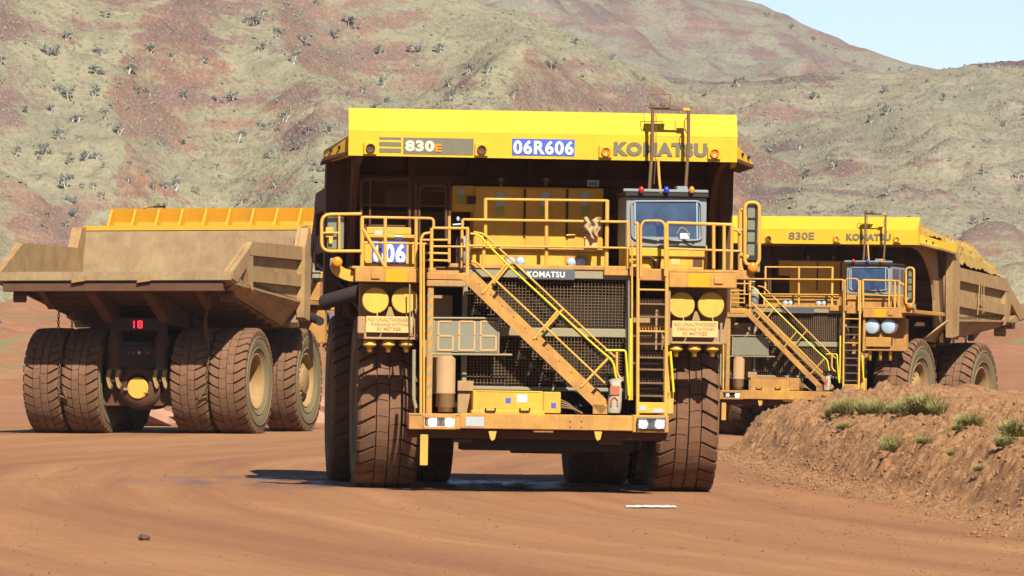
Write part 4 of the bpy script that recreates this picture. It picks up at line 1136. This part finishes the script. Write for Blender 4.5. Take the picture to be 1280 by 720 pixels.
# pale pink boulder seen between the rear wheels of the left truck
mb = MB()
vs = []; n1_, n2_ = 14, 9
for j in range(n2_ + 1):
    th = math.pi * j / n2_
    for i in range(n1_):
        ph = 2 * math.pi * i / n1_; p = Vector((math.sin(th) * math.cos(ph), math.sin(th) * math.sin(ph), math.cos(th)))
        r = 1 + .35 * noise.noise(p * 1.7) + .18 * noise.noise(p * 4); vs.append(Vector((p.x * 1.35, p.y * 1.3, p.z * .62)) * r)
mb.add(vs, [[j * n1_ + i, j * n1_ + (i + 1) % n1_, (j + 1) * n1_ + (i + 1) % n1_, (j + 1) * n1_ + i] for j in range(n2_) for i in range(n1_)])
m_bld = dusty('pink_rock', (.52, .30, .20), (.40, .20, .14), .35, .65, .95, .1, False, .03)
o = mb.build('boulder', m_bld); o.location = ((203 - 640) / FPX * 214, 214, .45); tag(o, 'pale pink boulder behind the axle of the left truck, between its wheels', 'boulder')
for (px, yy, s_, lb) in ((285, 222, .9, 'pale rock lump seen between the left truck\'s rear and front wheels'), (402, 222, 1.05, 'rock lump just beyond the left truck\'s front wheel')):
    o2 = o.copy(); COL.objects.link(o2); o2.location = ((px - 640) / FPX * yy, yy, .3); o2.scale = (s_, s_, s_); o2.rotation_euler = (0, 0, px); tag(o2, lb, 'boulder')
o.scale = (.85, .85, .95)

# ------------------------------------------------------------------ hills
def interp(tab, x):
    if x <= tab[0][0]: return tab[0][1]
    for (a, b_), (c, d) in zip(tab, tab[1:]):
        if x <= c: return b_ + (d - b_) * (x - a) / (c - a)
    return tab[-1][1]
def hill_mat(name, grass, grass2, soil, soil2, seed, bands=.5, soil_amt=.5):
    m, nt, b = new_mat(name)
    def pos(sc): 
        g = geo_pos(nt, sc); ad = N(nt, 'ShaderNodeVectorMath', operation='ADD'); nt.links.new(g, ad.inputs[0]); ad.inputs[1].default_value = (seed * 13.1, seed * 7.7, seed * 3.3); return ad.outputs[0]
    big = noise_n(nt, pos((.030, .018, .055)), 1, 6, .62, .8)
    strat = noise_n(nt, pos((.018, .014, .22)), 1, 6, .65, .6)
    med = noise_n(nt, pos((.22, .12, .22)), 1, 5, .7)
    fine = noise_n(nt, pos((1.2, .8, 1.2)), 1, 4, .75)
    a1 = N(nt, 'ShaderNodeMath', operation='MULTIPLY_ADD'); nt.links.new(strat, a1.inputs[0]); a1.inputs[1].default_value = bands; nt.links.new(big, a1.inputs[2])
    a2 = N(nt, 'ShaderNodeMath', operation='MULTIPLY_ADD'); nt.links.new(med, a2.inputs[0]); a2.inputs[1].default_value = .35; nt.links.new(a1.outputs[0], a2.inputs[2])
    a3 = N(nt, 'ShaderNodeMath', operation='MULTIPLY_ADD'); nt.links.new(fine, a3.inputs[0]); a3.inputs[1].default_value = .28; nt.links.new(a2.outputs[0], a3.inputs[2])
    tot = (1 + bands + .35 + .28)
    a4 = N(nt, 'ShaderNodeMath', operation='DIVIDE'); nt.links.new(a3.outputs[0], a4.inputs[0]); a4.inputs[1].default_value = tot
    gn = N(nt, 'ShaderNodeNewGeometry'); sx = N(nt, 'ShaderNodeSeparateXYZ'); nt.links.new(gn.outputs['Normal'], sx.inputs[0])
    st = N(nt, 'ShaderNodeMapRange'); nt.links.new(sx.outputs[2], st.inputs[0]); st.inputs[1].default_value = .93; st.inputs[2].default_value = .72; st.inputs[3].default_value = -.015; st.inputs[4].default_value = .07
    a5 = N(nt, 'ShaderNodeMath', operation='ADD'); nt.links.new(a4.outputs[0], a5.inputs[0]); nt.links.new(st.outputs[0], a5.inputs[1])
    f = ramp(nt, a5.outputs[0], [(soil_amt, 0), (soil_amt + .05, 1)])
    g_ = mix(nt, ramp(nt, med, [(.35, 0), (.65, 1)]), grass, grass2)
    s_ = mix(nt, ramp(nt, strat, [(.4, 0), (.6, 1)]), soil, soil2)
    c = mix(nt, f, g_, s_)
    c = mix(nt, ramp(nt, fine, [(.5, 0), (.70, .65)]), c, tuple(x * .5 for x in grass))
    c = mix(nt, ramp(nt, noise_n(nt, pos((3.2, 2.2, 3.2)), 1, 3, .7), [(.50, 0), (.70, .45)]), c, tuple(min(1, x * 1.25) for x in grass2))
    scr = ramp(nt, noise_n(nt, pos((.75, .45, .75)), 1, 4, .8, .3), [(.60, 0), (.66, .6)])
    c = mix(nt, scr, c, (.13, .145, .13))
    dens = ramp(nt, noise_n(nt, pos((.05, .03, .06)), 1, 3, .6), [(.45, 0), (.7, .35)])
    c = mix(nt, dens, c, (.20, .21, .185))
    nt.links.new(c, b.inputs['Base Color']); b.inputs['Roughness'].default_value = 1; b.inputs['Specular IOR Level'].default_value = .05
    ad = N(nt, 'ShaderNodeMath', operation='ADD'); nt.links.new(fine, ad.inputs[0]); nt.links.new(med, ad.inputs[1])
    bump(nt, b, ad.outputs[0], .8, .5)
    return m
class Hill:
    def __init__(s, tab, Yb, Yc, zb, amp, seed, ridge=1.0):
        s.tab, s.Yb, s.Yc, s.zb, s.amp, s.seed, s.ridge = tab, Yb, Yc, zb, amp, seed, ridge
    def __call__(s, x, y):
        px = 640 + FPX * x / s.Yc
        zc = EYE + (HZ - interp(s.tab, px)) * s.Yc / FPX
        wy = y + 14 * fbm(x * .012, 3 + s.seed, s.seed, 3)
        t = (wy - s.Yb) / (s.Yc - s.Yb)
        if t < 0: h_ = s.zb * (1 - min(1, -t * 6)) - 2 * min(1, -t * 6)
        elif t < 1: h_ = s.zb + (zc - s.zb) * (t ** 1.15)
        else: h_ = zc + (zc - s.zb) * .12 * (1 - math.exp(-(t - 1) * 4)) - (t - 1) * 22
        env = sm(-.05, .25, t) * (1 - .75 * sm(.8, 1.0, t))
        r1 = 1 - abs(noise.noise(Vector((x * .018 + s.seed + .25 * fbm(y * .01, 1, 2, 2), y * .006, s.seed)))) * 2
        r2 = 1 - abs(noise.noise(Vector((x * .05 + s.seed, y * .02, s.seed + 4)))) * 2
        det = fbm(x * .09, y * .09, s.seed + 2, 5)
        q_ = h_ * .62 + 2.6 * noise.noise(Vector((x * .012, y * .012, 9))); ter = (abs((q_ % 1.0) - .5) * 2 - .5) * 1.1 * max(0, noise.noise(Vector((x * .02, y * .02, 31))) + .25)
        return h_ + env * (s.amp * (r1 - .6) + s.amp * .40 * (r2 - .6) + s.amp * .22 * det + ter * s.ridge) + .35 * fbm(x * .5, y * .5, 1, 3)
H1 = Hill([(-600, -330), (0, -190), (300, -100), (520, -25), (640, 22), (740, 62), (830, 97), (900, 125), (1000, 190), (1100, 330), (1400, 420)], 600, 760, 10, 8.0, 1, 1.8)
H3 = Hill([(-200, 140), (400, 120), (640, 108), (760, 97), (860, 94), (1000, 93), (1120, 95), (1190, 94), (1240, 88), (1290, 82), (1500, 40), (1900, 0)], 690, 850, 12, 8.0, 5, 1.8)
H2 = Hill([(-800, -600), (200, -350), (560, -130), (760, -62), (915, 0), (960, 17), (1000, 31), (1090, 62), (1190, 92), (1300, 125), (1500, 200), (1900, 300)], 1150, 1500, 30, 13.0, 9, 2)
HM1 = hill_mat('hill_near', (.29, .262, .17), (.41, .37, .245), (.36, .19, .13), (.24, .145, .13), 1, .6, .506)
HM3 = hill_mat('hill_right', (.275, .245, .18), (.39, .35, .245), (.29, .155, .135), (.165, .11, .12), 3, .8, .486)
HM2 = hill_mat('hill_far', (.27, .245, .20), (.35, .325, .25), (.32, .185, .165), (.22, .155, .16), 7, .5, .500)
for nm, H, xs, ys, mt in (('hill', H1, lin(-230, 150, 420), lin(570, 860, 260), HM1), ('hill', H3, lin(-80, 230, 340), lin(660, 930, 200), HM3), ('mountain', H2, lin(-420, 460, 300), lin(1100, 1600, 130), HM2)):
    grid(nm, xs, ys, H, mt)

# ------------------------------------------------------------------ plants
def leafmat(name, a, b_, rough=.8):
    m, nt, b = new_mat(name)
    oi = N(nt, 'ShaderNodeObjectInfo'); n = noise_n(nt, geo_pos(nt), 5, 3, .6)
    c = mix(nt, ramp(nt, n, [(.35, 0), (.65, 1)]), a, b_)
    nt.links.new(c, b.inputs['Base Color']); b.inputs['Roughness'].default_value = rough; b.inputs['Specular IOR Level'].default_value = .15
    return m
L_grey = leafmat('shrub_leaf', (.20, .23, .22), (.32, .35, .32))
L_trunk = plain('pale_trunk', (.62, .58, .52), .8)
L_spin = leafmat('spinifex_leaf', (.30, .28, .08), (.50, .44, .17))
L_tuft = leafmat('spinifex_dome', (.20, .19, .13), (.31, .285, .20))
def shrub_mesh(seed, dense=1.0):
    rs = random.Random(seed); mb = MB()
    for k in range(rs.choice((2, 3, 3))):
        an = rs.uniform(0, 6.28); tip = Vector((math.cos(an) * .38, math.sin(an) * .38, rs.uniform(.55, .8)))
        mb.tube([(0, 0, -.15), tip * .5 + Vector((0, 0, .08)), tip], [.055, .04, .02], 5, 1)
    lobes = [Vector((rs.uniform(-.5, .5), rs.uniform(-.4, .4), rs.uniform(.5, .9))) for _ in range(rs.randint(4, 7))]
    for lb in lobes:
        rr_ = rs.uniform(.18, .34)
        for k in range(int(34 * dense)):
            d = Vector((rs.gauss(0, 1), rs.gauss(0, 1), rs.gauss(0, .75))).normalized() * rr_ * rs.uniform(.35, 1.05)
            c = lb + d; s = rs.uniform(.045, .10)
            a = Vector((rs.uniform(-1, 1), rs.uniform(-1, 1), rs.uniform(-1, 1))).normalized(); b_ = a.cross(Vector((rs.uniform(-1, 1), rs.uniform(-1, 1), rs.uniform(-1, 1)))).normalized()
            mb.add([c - a * s, c + b_ * s * .6, c + a * s, c - b_ * s * .6], [[0, 1, 2, 3]], 0)
    o = mb.build('shrub', [L_grey, L_trunk]); me = o.data; bpy.data.objects.remove(o); return me
SH = [shrub_mesh(i) for i in range(7)]
rs = random.Random(21)
def put_shrub(x, y, z, s, label, group):
    o = bpy.data.objects.new('shrub', rs.choice(SH)); COL.objects.link(o); o.location = (x, y, z - .05); o.rotation_euler = (0, 0, rs.uniform(0, 6.28)); o.scale = (s * rs.uniform(.9, 1.3), s, s * rs.uniform(.75, 1.1))
    tag(o, label, 'shrub', group)
def shoot(H, px, py, y0, y1):
    """where the sight line through (px,py) meets the hill"""
    d = ray(px, py); prev = None; y = y0
    while y < y1:
        p = Vector((0, 0, EYE)) + d * (y / d.y)
        if H(p.x, y) >= p.z: return Vector((p.x, y, H(p.x, y)))
        y += 1.0
    return None
# the conspicuous ones stand where the photo has them
spots1 = [(320, 32), (347, 45), (382, 52), (473, 70), (517, 60), (551, 60), (418, 48), (437, 30), (62, 66), (84, 52), (215, 75), (117, 122), (120, 95), (190, 117), (172, 112), (87, 120), (124, 66), (130, 28), (2, 76), (32, 136), (62, 135), (100, 150), (130, 148), (206, 180), (73, 172), (290, 122), (232, 120), (150, 165), (108, 200), (220, 320 * 0 + 232), (84, 230), (55, 190), (20, 190), (300, 178), (330, 158), (385, 165), (355, 150), (392, 210), (372, 185), (478, 107), (450, 112), (610, 88), (585, 86), (690, 82), (562, 106), (562, 124), (272, 125), (247, 240), (300, 255), (345, 230), (92, 272), (160, 88), (187, 60), (250, 75), (366, 76), (640, 118), (660, 52)]
n1 = 0
for (px, py) in spots1:
    q = shoot(H1, px + rs.uniform(-2, 2), py + 6, 575, 800)
    if q: put_shrub(q.x, q.y, q.z, rs.uniform(.85, 1.5), 'blue grey shrub on the hillside behind the trucks', 'blue grey shrubs on the near hillside'); n1 += 1
for k in range(118):
    px = rs.uniform(-60, 860); py = rs.uniform(0, 300)
    if rs.random() < .3: py = rs.uniform(150, 300); px = rs.uniform(0, 420)
    q = shoot(H1, px, py, 575, 800)
    if q: put_shrub(q.x, q.y, q.z, rs.uniform(.3, .9), 'blue grey shrub on the hillside behind the trucks', 'blue grey shrubs on the near hillside')
for k in range(70):
    px = rs.uniform(840, 1340); py = rs.uniform(97, 330)
    q = shoot(H3, px, py, 665, 900)
    if q: put_shrub(q.x, q.y, q.z, rs.uniform(.4, 1.3), 'dark shrub on the right hillside above the laden truck', 'dark shrubs on the right hillside')
for (px, s) in ((1216, 1.0), (1188, .7), (1239, .9), (1262, .6), (1150, .6)):   # small trees on the ridge line
    x = (px - 640) / FPX * H3.Yc; put_shrub(x, H3.Yc - 14, H3(x, H3.Yc - 14), s, 'small tree standing on the right ridge against the sky', 'trees on the ridge line')
for px in (955, 985, 1010, 1040, 1062, 1085, 1105, 1130, 1150, 1170, 1025, 1120):
    x = (px - 640) / FPX * H2.Yc; put_shrub(x, H2.Yc - 20, H2(x, H2.Yc - 20), rs.uniform(.9, 2.0), 'tiny tree on the far mountain ridge against the sky', 'trees on the far mountain ridge')
for k in range(16):     # bushes on the bank left of the left truck
    x = rs.uniform(-42, -30) ; y = rs.uniform(350, 420); 
    put_shrub(x + y * 0, y, ground_h(x, y), rs.uniform(.8, 1.6), 'green grey bush on the red bank beyond the left truck', 'bushes on the red bank')
for k in range(14):
    x = rs.uniform(20, 40); y = rs.uniform(320, 420)
    put_shrub(x, y, ground_h(x, y), rs.uniform(.5, 1.0), 'low bush on the red slope beyond the laden truck', 'bushes on the red slope')

# spinifex hummocks: ground cover
mb = MB()
def tuft(mb, c, s, rs):
    n = 6; vs = []
    for k in range(n):
        a = 2 * math.pi * k / n + rs.uniform(-.2, .2); r = s * rs.uniform(.75, 1.2); vs.append(c + Vector((math.cos(a) * r, math.sin(a) * r, -.12)))
    for k in range(n):
        a = 2 * math.pi * k / n + rs.uniform(-.2, .2); r = s * .62 * rs.uniform(.7, 1.2); vs.append(c + Vector((math.cos(a) * r, math.sin(a) * r, s * .55 * rs.uniform(.8, 1.2))))
    vs.append(c + Vector((0, 0, s * .75)))
    fs = [[k, (k + 1) % n, n + (k + 1) % n, n + k] for k in range(n)] + [[n + k, n + (k + 1) % n, 2 * n] for k in range(n)]
    mb.add(vs, fs)
for H, x0, x1, y0, y1, cnt, seed in ((H1, -70, 45, 590, 765, 22000, 1), (H3, 8, 75, 680, 860, 11000, 5)):
    k = 0
    while k < cnt:
        x = rs.uniform(x0, x1); y = rs.uniform(y0, y1); k += 1
        if fbm(x * .04, y * .03, seed, 4) + rs.uniform(-.25, .25) > .12: continue
        tuft(mb, Vector((x, y, H(x, y))), rs.uniform(.09, .26), rs)
o = mb.build('spinifex', L_tuft); tag(o, kind='stuff')

# grass clumps on the berm
def clump(seed, n=520, s=.34):
    rs2 = random.Random(seed); mb = MB()
    for k in range(n):
        an = rs2.uniform(0, 6.28); lean = rs2.uniform(.05, 1.0); L = s * rs2.uniform(.35, 1.3)
        b0 = Vector((math.cos(an + 1) * rs2.uniform(0, .7) * s, math.sin(an + 1) * rs2.uniform(0, .5) * s, -.03))
        d = Vector((math.cos(an) * lean, math.sin(an) * lean, 1)).normalized()
        mid = b0 + d * L * .6; tip = b0 + d * L + Vector((math.cos(an), math.sin(an), -.6)) * L * .22 * lean
        w = Vector((-math.sin(an), math.cos(an), 0)) * .0048
        mb.add([b0 - w, b0 + w, mid + w * .8, mid - w * .8, tip], [[0, 1, 2, 3], [3, 2, 4]])
        if rs2.random() < .5:
            c = mid + (tip - mid) * rs2.random(); a = Vector((rs2.uniform(-1, 1), rs2.uniform(-1, 1), rs2.uniform(-1, 1))).normalized() * .016; e = a.cross(d).normalized() * .008
            mb.add([c - a, c + e, c + a, c - e], [[0, 1, 2, 3]])
    o = mb.build('grass_clump', L_spin); me = o.data; bpy.data.objects.remove(o); return me
CL = [clump(i) for i in range(4)]
L_berm = [(1052, 512, 1.3), (1068, 511, 1.5), (1085, 512, 1.35), (1098, 511, 1.2), (1132, 511, 1.2), (1146, 512, 1.5), (1158, 511, 1.7), (1040, 514, .9), (1117, 512, .9), (1115, 562, 1.35), (1212, 527, 1.5), (1197, 537, .8), (1268, 541, 1.8), (1255, 553, 1.1), (1055, 533, .9), (1187, 565, .7), (1155, 550, .8), (1110, 548, .7), (1172, 514, 1.0), (1225, 585, .7)]
crest_ = lambda v: v < 516
for i, (px, py, s) in enumerate(L_berm):
    d = ray(px, py + 5); q = None; y = 95
    while y < 172:
        p = Vector((0, 0, EYE)) + d * (y / d.y)
        if berm_z(p.x, y) >= p.z: q = Vector((p.x, y, berm_z(p.x, y))); break
        y += .1
    if q is None:
        y = 150; x = (px - 640) / FPX * y; q = Vector((x, y, berm_z(x, y)))
    o = bpy.data.objects.new('grass_clump', CL[i % 4]); COL.objects.link(o); o.location = q; s *= .82 if crest_(py) else .66; o.scale = (s * 1.15, s * 1.1, s * rs.uniform(.8, 1.05)); o.rotation_euler = (0, 0, rs.uniform(0, 6))
    crest = py < 516
    tag(o, 'green spinifex clump on the crest of the berm before the laden truck' if crest else 'spinifex clump on the sloping face of the berm', 'grass clump', 'spinifex on the berm crest' if crest else 'spinifex on the berm face')

# ------------------------------------------------------------------ haze
HAZE = True
if HAZE:
    m = bpy.data.materials.new('haze_air'); m.use_nodes = True; nt = m.node_tree; nt.nodes.clear()
    out = nt.nodes.new('ShaderNodeOutputMaterial'); pv = nt.nodes.new('ShaderNodeVolumePrincipled')
    pv.inputs['Color'].default_value = (.82, .88, 1.0, 1); pv.inputs['Density'].default_value = .00005; pv.inputs['Anisotropy'].default_value = .2
    nt.links.new(pv.outputs[0], out.inputs['Volume'])
    try: m.cycles.homogeneous_volume = True
    except Exception: pass
    mb = MB(); mb.add([(x, y, z) for x in (-3100, 3100) for y in (-300, 6100) for z in (-20, 330)], [[0, 1, 3, 2], [4, 6, 7, 5], [0, 4, 5, 1], [2, 3, 7, 6], [0, 2, 6, 4], [1, 5, 7, 3]])
    o = mb.build('haze', m); o['kind'] = 'stuff'

# ------------------------------------------------------------------ light
AZ, EL = R(15), R(43)
toward = Vector((math.sin(AZ) * math.cos(EL), -math.cos(AZ) * math.cos(EL), math.sin(EL)))
sun = bpy.data.lights.new('sun', 'SUN'); sun.energy = 5.0; sun.angle = R(.53); sun.color = (1, .93, .80)
so = bpy.data.objects.new('sun', sun); COL.objects.link(so); so.rotation_euler = (-toward).to_track_quat('-Z', 'Y').to_euler()
w = bpy.data.worlds.new('World'); sc.world = w; w.use_nodes = True; nt = w.node_tree
sky = nt.nodes.new('ShaderNodeTexSky'); sky.sky_type = 'NISHITA'; sky.sun_disc = False; sky.sun_elevation = EL
sky.sun_rotation = math.atan2(toward.x, toward.y); sky.air_density = 1.0; sky.dust_density = .0; sky.ozone_density = 2.8; sky.altitude = 3000
bg = nt.nodes['Background']; bg.inputs[1].default_value = .05; nt.links.new(sky.outputs[0], bg.inputs[0])

# ------------------------------------------------------------------ camera
cam = bpy.data.cameras.new('camera'); cam.sensor_width = 36; cam.lens = FPX / 1280 * 36; cam.clip_end = 20000; cam.clip_start = 1
co = bpy.data.objects.new('camera', cam); COL.objects.link(co); co.location = (0, 0, EYE); co.rotation_euler = (R(90) + PITCH, 0, 0); sc.camera = co
vs_ = sc.view_settings; vs_.view_transform = 'Standard'; vs_.look = 'None'; vs_.gamma = 1; vs_.exposure = 1.25
sc.cycles.use_denoising = True; sc.cycles.max_bounces = 6; sc.cycles.diffuse_bounces = 2; sc.cycles.volume_bounces = 1

# real-world base colours: every albedo brought down together, the exposure carries the brightness
for m in bpy.data.materials:
    if not m.use_nodes: continue
    for n in list(m.node_tree.nodes):
        if n.type != 'BSDF_PRINCIPLED': continue
        bc = n.inputs['Base Color']
        if bc.is_linked:
            src = bc.links[0].from_socket
            m.node_tree.links.new(mix(m.node_tree, 1.0, src, (ALB, ALB, ALB), 'MULTIPLY'), bc)
        else:
            c = bc.default_value; bc.default_value = (c[0] * ALB, c[1] * ALB, c[2] * ALB, 1)
